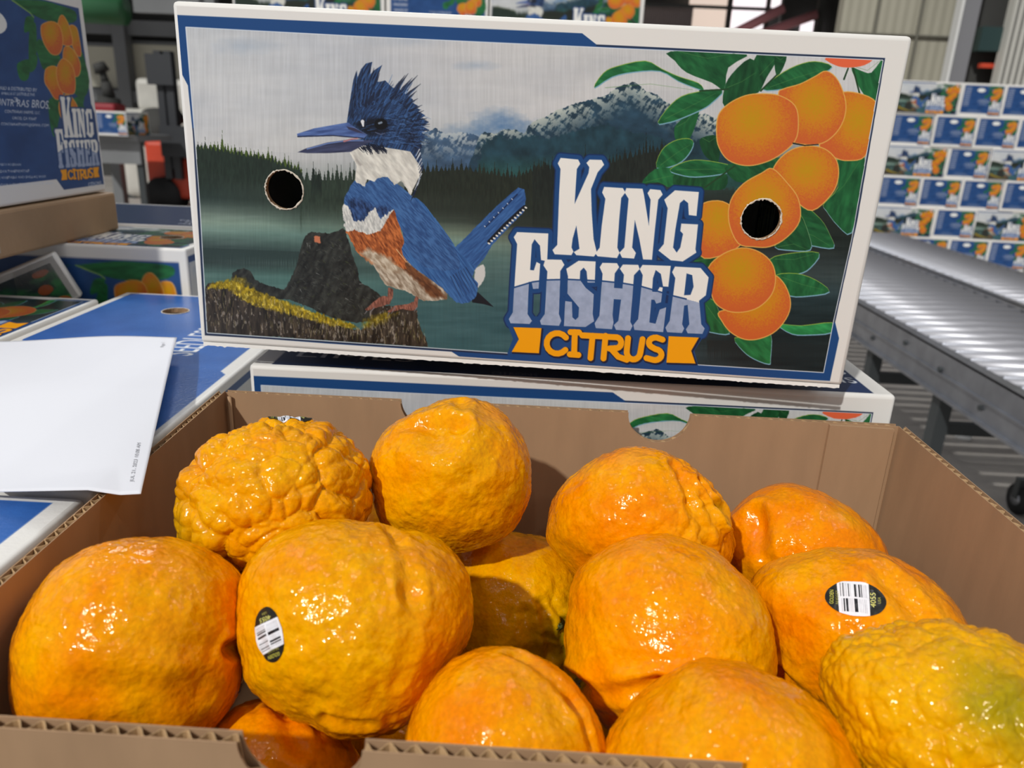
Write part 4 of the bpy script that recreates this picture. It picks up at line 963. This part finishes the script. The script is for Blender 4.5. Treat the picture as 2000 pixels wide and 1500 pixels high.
fruit('mandarin in the right rear part of the box, shaded hollow on its left', 1572, 1085, .0421, 146,
      [(1544,943),(1591,954),(1645,986),(1688,1022),(1717,1069),(1722,1110),(1700,1170),(1640,1220),(1560,1232),(1480,1205),(1440,1150),(1422,1090),(1425,1015),(1447,990),(1483,961)],
      seed=17, lump=.03, fine=.009, hue=-.35, dents=((-.55, .30, .7, .22, .09, 0),), creases=(((-.5, .5, .6), (-.4, -.2, .9), .10, .05),))
fruit('big smooth mandarin at the left side of the box', 268, 1240, .0405, 203,
      [(60,1262),(66,1225),(82,1170),(110,1120),(150,1085),(200,1062),(260,1052),(330,1056),(400,1082),(445,1115),(468,1160),(474,1215),(476,1245),(458,1268),(470,1310),(466,1350),(440,1400),(400,1440),(330,1450),(240,1450),(150,1435),(90,1390),(68,1320)],
      seed=21, lump=.028, fine=.010, hue=.0, creases=(((.75, -.12, .6), (1.0, -.10, .1), .07, .06), ((-.3, -.35, .8), (.5, -.45, .7), .14, .03)), stick=[(0, 0, .0100, .007, 1.4, (.93, -.28, .12))])
fruit('largest mandarin, left of centre, oval barcode sticker on its left side', 697, 1220, .0442, 213,
      [(473,1150),(480,1110),(510,1070),(560,1035),(610,1020),(680,1021),(720,1025),(765,1040),(800,1037),(850,1055),(890,1090),(915,1130),(922,1190),(918,1240),(890,1290),(855,1330),(835,1370),(800,1400),(720,1422),(665,1418),(630,1395),(570,1375),(530,1350),(500,1320),(497,1290),(480,1240),(471,1195)],
      seed=26, lump=.03, fine=.013, hue=.0, gold=.2, creases=(((.25, .85, .4), (.42, .25, .85), .08, .035), ((.42, .25, .85), (.35, -.45, .8), .07, .02), ((-.2, -.75, .6), (.1, -.8, .6), .07, .035)), stick=[(523, 1240, .0098, .0066, math.radians(112))])
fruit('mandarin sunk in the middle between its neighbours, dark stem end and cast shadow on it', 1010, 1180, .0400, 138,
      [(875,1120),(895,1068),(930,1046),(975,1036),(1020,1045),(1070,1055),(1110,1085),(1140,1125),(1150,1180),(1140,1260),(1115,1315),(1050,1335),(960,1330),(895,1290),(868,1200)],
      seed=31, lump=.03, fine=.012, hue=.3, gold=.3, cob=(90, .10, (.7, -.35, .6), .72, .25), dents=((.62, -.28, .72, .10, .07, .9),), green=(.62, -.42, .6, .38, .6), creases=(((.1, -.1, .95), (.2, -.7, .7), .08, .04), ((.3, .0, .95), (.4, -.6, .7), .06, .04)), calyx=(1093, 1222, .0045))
fruit('mandarin right of centre with a green tip at its lower left', 1303, 1240, .0428, 196,
      [(1112,1180),(1130,1120),(1180,1075),(1240,1052),(1310,1047),(1370,1065),(1420,1090),(1437,1112),(1465,1140),(1490,1180),(1502,1240),(1498,1300),(1480,1360),(1400,1430),(1300,1450),(1225,1442),(1180,1405),(1150,1370),(1118,1335),(1105,1290),(1105,1235)],
      seed=36, lump=.025, fine=.010, hue=.05, creases=(((-.85, -.40, .3), (-.1, -.42, .9), .085, .10), ((-.1, -.42, .9), (.5, -.3, .8), .08, .03)), green=(-.85, -.5, .15, .17, .8), calyx=(1128, 1335, .0032))
fruit('mandarin at the right side, oval barcode sticker on its top', 1672, 1255, .0444, 190,
      [(1478,1150),(1500,1115),(1540,1090),(1600,1078),(1670,1073),(1730,1080),(1780,1110),(1820,1140),(1850,1180),(1868,1220),(1868,1290),(1810,1370),(1730,1420),(1660,1450),(1600,1430),(1570,1365),(1520,1330),(1505,1290),(1500,1230),(1490,1190)],
      seed=41, lump=.028, fine=.010, hue=-.02, creases=(((-.8, -.32, .5), (.3, -.46, .8), .09, .09), ((.35, .6, .7), (.6, .1, .8), .12, .04)), cob=(110, .08, (0, -.8, .4), .66, .2), stick=[(1670, 1168, .0118, .0082, math.radians(-7))])
fruit('knobbly yellow-green mandarin in the right front corner', 1850, 1440, .0386, 222,
      [(1630,1340),(1640,1290),(1680,1250),(1740,1235),(1810,1225),(1860,1222),(1900,1220),(1940,1240),(1970,1250),(2010,1270),(2060,1330),(2080,1430),(2060,1540),(1980,1640),(1850,1670),(1740,1620),(1690,1500),(1665,1440),(1640,1390)],
      seed=46, lump=.03, fine=.014, hue=.35, gold=.38, cob=(110, .085), green=(.52, .20, .8, .45, .7))
fruit('mandarin at the front edge, in the middle of the box', 988, 1470, .0363, 198,
      [(790,1450),(800,1410),(830,1350),(880,1300),(940,1275),(1000,1275),(1060,1295),(1110,1325),(1145,1370),(1175,1420),(1187,1465),(1180,1540),(1140,1620),(1060,1670),(980,1680),(880,1650),(810,1590),(785,1510)],
      seed=51, lump=.025, fine=.009, hue=-.12, creases=(((.1, .85, .45), (.65, .45, .6), .09, .04), ((.65, .45, .6), (.8, .05, .6), .07, .03)))
fruit('mandarin at the front, right of the middle, ribbed skin', 1420, 1530, .0406, 235,
      [(1178,1500),(1195,1450),(1240,1390),(1310,1340),(1360,1310),(1420,1300),(1490,1310),(1530,1335),(1590,1370),(1640,1430),(1665,1490),(1670,1560),(1630,1680),(1540,1750),(1420,1770),(1300,1750),(1210,1660),(1175,1570)],
      seed=56, lump=.03, fine=.012, hue=-.02, ridge=.022)
fruit('reddish mandarin low in the left front, seen through the notch of the front wall', 560, 1500, .0300, 146,
      [(412,1430),(450,1390),(500,1377),(550,1392),(610,1410),(660,1440),(700,1480),(712,1530),(690,1600),(600,1650),(500,1640),(430,1580),(410,1500)],
      seed=61, lump=.04, fine=.012, hue=-.5, creases=(((-.2, .8, .5), (.1, .2, .9), .12, .05),))
def under(label, px, py, R, **k):
    for dd in np.arange(.56, .30, -.002):
        C = RC@np.array([(px-1000)/FPX*dd, (py-750)/FPX*dd, dd])
        if C[0]+R > OX1 or C[0]-R < OX0 or C[1]+R > OY1-.002 or C[1]-R < OY0 or C[2]-R < OZ0+.002 or C[2]+R > OZ1-.03: continue
        if all(np.linalg.norm(C-c)-R-r > -.0015 for c, r in FR): return fruit(label, px, py, R, FPX*R/dd, None, depth=dd, level=6, **k)
    print('no room for', label)
under('shaded mandarin deep in the gap between the front fruit, greenish', 1190, 1400, .034, seed=70, hue=.5, green=(0, .5, .8, .8, .4), fine=.02)
under('dark mandarin at the bottom, under the right sticker fruit', 1600, 1430, .034, seed=72, cob=(90, .06), hue=.1)
under('dark mandarin at the bottom, beside the left wall', 440, 1180, .034, seed=74)
under('dark mandarin at the bottom near the middle of the front wall', 780, 1470, .034, seed=76)
under('dark mandarin low between the knobbly one and the tall one at the rear', 722, 1045, .026, seed=78)

# ------------------------------------------------------------------ packing table under the near cartons
tb = empty('packing_table', loc=(-.38, .65, FLOOR)); tag(tb, 'low steel packing table under the nearest cartons', 'table')
tz = TBL-FLOOR
box('table_top', (-.60, -.78, tz-.03), (.612, .85, tz-.0005), M_steel, tb, .003)
for x in (-.56, .57):
    for y in (-.74, .81): box('leg', (x-.02, y-.02, 0), (x+.02, y+.02, tz-.03), M_leg, tb)

# ------------------------------------------------------------------ roller conveyors
def conveyor(label, x0, x1, y0, y1, ztop, leg_ys, front_rail=True):
    c = empty('roller_conveyor', loc=((x0+x1)/2, (y0+y1)/2, FLOOR)); tag(c, label, 'conveyor', 'roller conveyors in the hall')
    O = Vector(c.location)
    def loc(o): o.location = -O; return o
    for x, sgn in ((x0, 1), (x1, -1)):
        bm = bmesh.new(); add_box(bm, (x-.003, y0, ztop-.125), (x+.003, y1, ztop+.004))
        add_box(bm, (x-.003, y0, ztop-.002), (x+sgn*.03, y1, ztop+.006)); add_box(bm, (x-.003-(.012), y0, ztop-.128), (x+sgn*.03, y1, ztop-.12))
        add_box(bm, (x-.010, y0, ztop-.066), (x, y1, ztop-.060))
        loc(obj('side_rail', bm_mesh(bm), M_steel, c))
    n = int((y1-y0)/.084); R = .0235
    bm = bmesh.new(); add_cyl(bm, (x0+.035, 0, 0), (x1-.035, 0, 0), R, 14); add_cyl(bm, (x0+.002, 0, 0), (x1-.002, 0, 0), .005, 8)
    me = bm_mesh(bm, 'roller'); me.materials.append(M_roller); me.polygons.foreach_set('use_smooth', np.ones(len(me.polygons), bool))
    for k in range(n):
        r_ = bpy.data.objects.new('roller', me); COL.objects.link(r_); r_.parent = c
        r_.location = Vector((0, y0+.05+k*.084, ztop-.014))-O
    bm = bmesh.new(); add_cyl(bm, (-.0035, 0, 0), (-.0105, 0, 0), .008, 10); me = bm_mesh(bm, 'bolt'); me.materials.append(M_leg); yy = y0+.1; k = 0
    while yy < y1:
        b_ = bpy.data.objects.new('bolt', me); COL.objects.link(b_); b_.parent = c; b_.location = Vector((x0, yy, ztop-(.035, .085, .05)[k % 3]))-O; yy += .24; k += 1
    for yl in leg_ys:
        for x in (x0+.025, x1-.025): loc(box('leg', (x-.02, yl-.025, FLOOR), (x+.02, yl+.025, ztop-.12), M_leg, c))
        loc(box('cross_brace', (x0+.045, yl-.012, ztop-.26), (x1-.045, yl+.012, ztop-.22), M_leg, c))
    return c
CZ = -.61
conveyor('near roller conveyor lane with thick grey side rail and steel rollers', 1.262, 1.915, .95, 5.3, CZ, (1.2, 2.25, 2.75, 4.2))
conveyor('far roller conveyor lane, nearer the stacked cartons, reddish-grey rollers', 1.935, 2.44, .95, 5.3, CZ, (1.2, 3.0, 4.8))
ca = empty('floor_caster', loc=(1.52, 2.13, FLOOR)); tag(ca, 'black caster wheel on the floor under the near conveyor rail', 'wheel')
cyl('tyre', (-.014, 0, .047), (.014, 0, .047), .047, M_black, ca, 28); cyl('hub', (-.018, 0, .047), (.018, 0, .047), .02, M_steel, ca, 16)
box('fork', (-.022, -.012, .05), (.022, .012, .115), M_leg, ca)
sc = onz(1880, 855, FLOOR+.001)
cyl('bottle_cap', (sc[0], sc[1], FLOOR), (sc[0], sc[1], FLOOR+.012), .03, mat('white_plastic', (238, 238, 236), rough=.4), None, 20)
tag(bpy.data.objects['bottle_cap'], 'small white disc lying on the floor under the conveyor', 'litter')

# ------------------------------------------------------------------ stacked cartons farther away
ORD = ['bottom', 'second', 'third', 'fourth', 'fifth', 'sixth', 'top']
POS = ['first', 'second', 'third', 'fourth']
protos = {}
def far_carton(kind, label, x, y, z, group):
    """kind: 'F' picture side or 'E' end panel towards the camera; x is its left end"""
    rz = 0 if kind == 'F' else -90
    M = at(x+L0/2, y, z) if kind == 'F' else at(x, y+.0, z, -90)@Matrix.Translation((L0/2*-1+0, 0, 0))
    if 'P' not in protos:
        protos['P'] = carton(label, ID, {'-y': 'front', '+x': 'end', '-x': 'end', '+y': 'front'}, group=group, low=LOWR); r = protos['P']
    else:
        src = protos['P']; r = src.copy(); COL.objects.link(r)
        for ch in list(src.children):
            c = ch.copy(); COL.objects.link(c); c.parent = r
        tag(r, label, 'carton', group)
    r.matrix_world = M
def stack(x, y, top, rows, pattern, where, group, pitch=.2056, flip=False):
    for k in range(rows):
        z = top-(k+1)*pitch; pat = pattern[k % len(pattern)]; cx = x+((k*37) % 5-2)*.002
        name = 'top' if k == 0 else ['second', 'third', 'fourth', 'fifth', 'sixth', 'bottom'][min(k-1, 5)]
        if k == rows-1: name = 'bottom'
        for i, kd in enumerate(pat):
            side = 'picture side out' if kd == 'F' else 'blue end'
            far_carton(kd, f"{POS[i]} carton from left in {name} row of {where}, {side}", cx, y+((i*29+k*13) % 7-3)*.0015, z, group)
            cx += (L0 if kd == 'F' else W0)+.004
sx = ony(1757, 165, 5.55)[0]
stack(sx, 5.55, .362, 7, ['FEEE', 'EEEE', 'FEF', 'EEEE', 'FEF', 'EEEE', 'FEF'], 'the stack beyond the conveyor', 'cartons stacked beyond the conveyor', pitch=.2046)
x2 = ony(975, 20, 2.3)[0]
stack(x2-W0-L0-.03, 2.3, .372, 7, ['FEF', 'EFF'], 'the stack behind the display', 'cartons stacked behind the display carton')

# ------------------------------------------------------------------ the hall
def struct(o, kind='structure'): o['kind'] = kind; return o
M_floor = mat('concrete_floor', (168, 162, 156), rough=.55, noise=(1.5, .18), bump=[('noise', 20, .15, .004)])
M_wall = mat('corrugated_beige', (170, 166, 150), rough=.6, noise=(.8, .08), bump=[('X', 3.2, .5, .012)])
M_grey = mat('grey_paint', (122, 124, 126), rough=.6, noise=(2, .1)); M_dk = mat('dark_grey_paint', (62, 62, 60), rough=.8, noise=(1.2, .2))  # M_dk: mottled dark grey for far walls, frames, hoist and straps
M_cream = mat('cream_panel', (206, 202, 184), rough=.7, noise=(2, .05)); M_red = mat('orange_red_enamel', (206, 72, 46), rough=.45, noise=(3, .08))
M_green = mat('green_enamel', (56, 112, 74), rough=.4); M_pink = mat('faded_red_steel', (226, 150, 156), rough=.6)
struct(box('floor', (-9, -4, FLOOR-.05), (14, 16, FLOOR), M_floor))
struct(box('wall_back', (-9, 12, FLOOR), (14, 12.2, 6), M_dk))
struct(box('wall_right', (ony(1640, 60, 9.0)[0], 9.0, FLOOR), (9, 9.15, 6), M_wall))
struct(box('ceiling', (-9, 6.5, 4.4), (14, 12.2, 4.6), M_dk))
# left: cream bays between grey steel posts on the far wall
def at_far(px, py, y): return ony(px, py, y)
YW = 11.9
for i, (xa, xb) in enumerate(((80, 243), (262, 420), (-120, 62))):
    a, b = at_far(xa, 172, YW), at_far(xb, 86, YW)
    f = struct(box('window_%d' % (i+1), (a[0], YW-.04, a[2]), (b[0], YW+.05, b[2]), M_grey)); 
    pn = box('window_pane', (a[0]+.06, YW-.07, a[2]+.05), (b[0]-.06, YW-.045, b[2]-.05), M_cream, f)
for xa in (250, 425, 70):
    a = at_far(xa, 120, YW-.1); struct(box('trim_1', (a[0]-.09, YW-.3, FLOOR), (a[0]+.09, YW-.1, 4.4), M_grey))
a = at_far(160, 60, YW); b = at_far(420, 85, YW)
struct(box('trim_2', (-8, YW-.2, b[2]+.05), (1, YW-.1, a[2]+.15), M_grey))
struct(box('trim_3', (-8, YW-.25, at_far(250, 200, YW)[2]), (1, YW-.1, at_far(250, 178, YW)[2]), M_grey))
g0, g1 = at_far(120, 0, 9.0), at_far(245, 36, 9.0)
gb = cyl('green_duct', (-6, 9.0, at_far(180, 10, 9)[2]), (g1[0], 9.0, at_far(235, 18, 9)[2]), .16, M_green, None, 20); tag(gb, 'green round duct high at the far left', 'duct')
for q in (-4.2, -2.9): struct(box('trim_%d' % (30+int(-q)), (q-.02, 8.98, ony(180, 10, 9)[2]+.1), (q+.02, 9.02, 4.42), M_dk))
# forklift
fk = empty('forklift', loc=(at_far(335, 390, 8.0)[0], 8.28, FLOOR)); tag(fk, 'orange-red forklift with a dark mast parked behind the left cartons', 'forklift')
fx = fk.location.x
def X8(px, py): q = ony(px, py, 8.0); return q[0]-fx, q[2]-FLOOR
(xa, zb), (xb, zt) = X8(275, 392), X8(305, 275)
bm = bmesh.new(); add_box(bm, (xa, -.1, .12), (xa+.24, .9, zt), .05, 3); obj('counterweight', bm_mesh(bm), M_red, fk)
bm = bmesh.new(); add_box(bm, (xa+.27, -.15, .14), (xa+1.0, .9, X8(330, 308)[1]), .04, 3); obj('body', bm_mesh(bm), M_red, fk)
mx0, mx1 = X8(303, 200)[0], X8(332, 200)[0]
for q in (mx0, mx1-.05, mx1+.12): box('mast_rail', (q, -.22, .35), (q+.07, -.12, X8(310, 98)[1]-(.1 if q > mx1 else 0)), mat('mast_black', (52, 54, 58), rough=.5), fk)
box('mast_plate', (mx0+.05, -.2, .45), (mx1, -.16, X8(310, 100)[1]-.03), MATS['mast_black'], fk)
box('carriage', (mx0-.06, -.28, X8(300, 165)[1]), (mx1+.05, -.2, X8(300, 105)[1]), MATS['mast_black'], fk)
box('load_plate', (mx0+.02, -.30, X8(320, 305)[1]), (mx0+.75, -.16, X8(320, 245)[1]), MATS['mast_black'], fk)
for q in (xa+.2, xa+.85): cyl('wheel', (q-.02, -.2, .18), (q+.02, .05, .18), .18, M_black, fk, 24)
cyl('steering_wheel', (mx0-.10, .3, 1.0), (mx0-.04, .33, 1.04), .14, M_black, fk, 24)
# workbench with cartons, machine, hoist
wb = empty('workbench', loc=(at_far(240, 300, 7.2)[0], 7.4, FLOOR)); tag(wb, 'grey metal workbench behind the left cartons', 'workbench')
wx = wb.location.x; ztb = ony(240, 265, 7.2)[2]-FLOOR
box('bench_top', (-.9, -.2, ztb-.05), (.15, .5, ztb), M_grey, wb); box('apron', (-.9, -.18, ztb-.25), (.15, -.14, ztb-.05), M_grey, wb)
for q in (-.85, .09): box('leg', (q, -.15, 0), (q+.06, -.1, ztb-.05), M_leg, wb)
far = ony(190, 262, 7.1)
cx = far[0]-.42
for i, kd in enumerate('FE'):
    far_carton(kd, 'carton on the workbench, ' + ('picture side out' if kd == 'F' else 'blue end out, right of its neighbour'), cx+i*(L0+.01), 7.08, FLOOR+ztb+.0005, 'cartons on the workbench')
mc = empty('packing_machine', loc=(at_far(285, 300, 9.2)[0], 9.2, FLOOR)); tag(mc, 'pale machine with rounded hood behind the forklift', 'machine')
bm = bmesh.new(); add_box(bm, (-.35, 0, 0), (.75, .9, 1.02), .12, 4); obj('hood', bm_mesh(bm), mat('pale_enamel', (206, 204, 196), rough=.4, noise=(4, .12)), mc)
bm = bmesh.new(); add_box(bm, (-.1, .1, 1.0), (.6, .7, 1.36), .06, 3); obj('hopper', bm_mesh(bm), MATS['pale_enamel'], mc)
cyl('drum', (.2, -.12, .8), (.2, 0, .8), .24, M_dk, mc, 24); box('leg', (-.3, .05, -.0), (-.2, .15, .1), M_leg, mc)
hs = empty('hoist', loc=(at_far(205, 230, 8.2)[0], 8.2, FLOOR)); tag(hs, 'dark hoist arm with a red motor housing above the workbench', 'hoist')
def X7(px, py): q = ony(px, py, 8.2); return q[0]-hs.location.x, q[2]-FLOOR
p = [X7(212, 222), X7(214, 190), X7(206, 160), X7(200, 140), X7(192, 124)]
for (q0, z0), (q1, z1), rr_ in zip(p, p[1:], (.13, .06, .04, .075)): cyl('arm', (q0, 0, z0), (q1, 0, z1), rr_, M_dk, hs, 14, rr_*.8)
q, z_ = X7(212, 212); bm = bmesh.new(); add_box(bm, (q-.1, -.14, z_-.07), (q+.14, .1, z_+.05), .03, 3); obj('motor_housing', bm_mesh(bm), mat('dark_red_enamel', (150, 40, 50), rough=.5), hs)
box('column', (p[0][0]-.05, .0, 0), (p[0][0]+.05, .1, p[0][1]), M_grey, hs)
# hall behind the display carton: bright doorway, frames and leaning red beams
YD = 10.5
def rect(name, x0, y0, x1, y1, Y, th, m, kind='structure', par=None):
    ym = min(max((y0+y1)/2, 30), 120); a, b = ony(x0, ym, Y), ony(x1, ym, Y); a[2] = ony((x0+x1)/2, y1, Y)[2]; b[2] = ony((x0+x1)/2, y0, Y)[2]
    o = box(name, (a[0], Y, a[2]), (b[0], Y+th, b[2]), m, par)
    if kind: o['kind'] = kind
    return o
M_sky = mat('daylight_outside', (255, 246, 248), emit=((255, 244, 248), 1.15))
rect('window_4', 1345, -160, 1424, 160, 11.8, .05, mat('cream_daylight', (244, 222, 206), emit=((244, 222, 206), .75))); rect('window_5', 1430, -160, 1500, 160, 11.8, .05, M_sky); rect('window_7', 1501, -160, 1524, 16, 11.8, .05, M_sky); rect('wall_left', 1235, 8, 1345, 200, 11.2, .05, mat('ribbed_pinkish_panel', (160, 146, 144), rough=.6, bump=[('X', 12, .8, .03)]))
for i, (x, w) in enumerate(((1422, 7), (1498, 5), (1598, 12))):
    o = rect('trim_%d' % (5+i), x, -200, x+w, 200, YD, .12, M_dk)
rect('trim_9', 1250, 10, 1520, 16, YD-.1, .06, M_dk); rect('trim_10', 1253, 8, 1345, 13, 11.1, .05, mat('white_pipe', (226, 226, 226)))
rect('wall_front', 1526, -200, 1640, 120, 11.0, .1, M_dk)
for i, (a, b) in enumerate((((1440, 62), (1530, 16)), ((1500, 62), (1595, 28)))):
    A, B = ony(*a, 10.2+i*.3), ony(*b, 10.2+i*.3)
    d_ = B-A; A = A-d_*.6; o = cyl('red_beam', tuple(A), tuple(B), .055, M_pink, None, 10)
    tag(o, ['longer faded red beam slanting up across the bright doorway', 'faded red beam slanting up right of the bright doorway'][i], 'beam', 'slanting red beams')
rect('window_6', 1560, 40, 1600, 120, 10.9, .03, M_sky)
rect('trim_18', 262, -60, 420, 27, 9.5, .1, M_grey)
# right: beige cladding, steel post and the dark gap beside it
def post(name, px, w, Y, m):
    a = ony(px, 80, Y); o = box(name, (a[0], Y, FLOOR), (a[0]+w, Y+.12, 6), m); o['kind'] = 'structure'; return o
post('trim_11', 1868, .16, 8.2, mat('post_grey', (128, 128, 132), rough=.5)); post('trim_12', 1864, .025, 8.15, mat('white_edge', (224, 224, 222)))
post('trim_13', 1900, .42, 8.6, M_dk); post('trim_14', 1966, .8, 8.3, mat('white_ribbed', (206, 204, 196), rough=.6, bump=[('X', 5, 1, .04)]))
o = rect('control_box', 1915, 52, 1962, 100, 8.4, .15, mat('dark_teal', (38, 62, 62), rough=.5), None); tag(o, 'dark teal box mounted high in the gap at the right', 'box')
o = rect('guard_rail', 1918, 124, 1962, 133, 8.45, .06, M_red, None); tag(o, 'short orange-red rail under the dark teal box', 'rail')
for x in (1705, 1790): rect('trim_%d' % (15+(x > 1750)), x, -100, x+3, 240, 8.95, .04, mat('seam_grey', (120, 118, 108)))
rect('trim_17', 1640, 66, 1868, 69, 8.96, .03, MATS['seam_grey'])

# ------------------------------------------------------------------ light
sun = bpy.data.lights.new('hall_key', 'SUN'); sun.energy = 2.35; sun.angle = math.radians(1.6); sun.color = (1.0, .99, .95)
so = bpy.data.objects.new('hall_key', sun); COL.objects.link(so)
so.rotation_euler = Vector((.50, .86, -.86)).to_track_quat('-Z', 'Y').to_euler()
sk = bpy.data.lights.new('skylight', 'AREA'); sk.shape = 'RECTANGLE'; sk.size = 3.0; sk.size_y = 1.2; sk.energy = 120; sk.color = (.93, .97, 1.0)
ko = bpy.data.objects.new('skylight', sk); COL.objects.link(ko); ko.location = (-1.4, 5.6, 3.6)
ko.rotation_euler = (Vector((-.3, .6, -.2))-Vector(ko.location)).to_track_quat('-Z', 'Y').to_euler()
for k, (lx, ly, lz) in enumerate(((-2.2, -1.6, 3.0), (1.4, -2.0, 3.2), (-.4, .2, 3.4), (2.6, .8, 3.3), (-2.8, 2.2, 3.3), (.6, 3.0, 3.6), (3.4, 3.4, 3.5), (-1.2, 4.6, 3.8), (-4.2, -.4, 3.1), (-.2, -3.2, 2.6))):
    hb = bpy.data.lights.new('high_bay_lamp', 'AREA'); hb.shape = 'DISK'; hb.size = .11; hb.energy = 8.5; hb.color = (1.0, .98, .94)
    ho = bpy.data.objects.new('high_bay_lamp', hb); COL.objects.link(ho); ho.location = (lx, ly, lz)
w = bpy.data.worlds.new('hall'); bpy.context.scene.world = w; w.use_nodes = True
bg = w.node_tree.nodes['Background']; bg.inputs['Color'].default_value = (.95, .96, 1.0, 1); bg.inputs['Strength'].default_value = .25

# ------------------------------------------------------------------ camera
cam = bpy.data.cameras.new('camera'); cam.sensor_width = 36; cam.lens = FPX/2000*36; cam.clip_start = .02; cam.clip_end = 100
cam.dof.use_dof = True; cam.dof.focus_distance = .40; cam.dof.aperture_fstop = 13
co = bpy.data.objects.new('camera', cam); COL.objects.link(co)
rx, uy, bz = RC@np.array([1., 0, 0]), RC@np.array([0, -1., 0]), RC@np.array([0, 0, -1.])
co.matrix_world = Matrix([[rx[i], uy[i], bz[i], 0] for i in range(3)]+[[0, 0, 0, 1]])
S = bpy.context.scene; S.camera = co
S.view_settings.view_transform = 'Standard'; S.view_settings.look = 'None'; S.view_settings.exposure = 0; S.view_settings.gamma = 1
S.view_settings.use_curve_mapping = False
S.cycles.use_denoising = True
S.cycles.sample_clamp_indirect = 6
S.cycles.max_bounces = 7; S.cycles.diffuse_bounces = 3; S.cycles.glossy_bounces = 3; S.cycles.use_adaptive_sampling = True; S.cycles.adaptive_threshold = .02
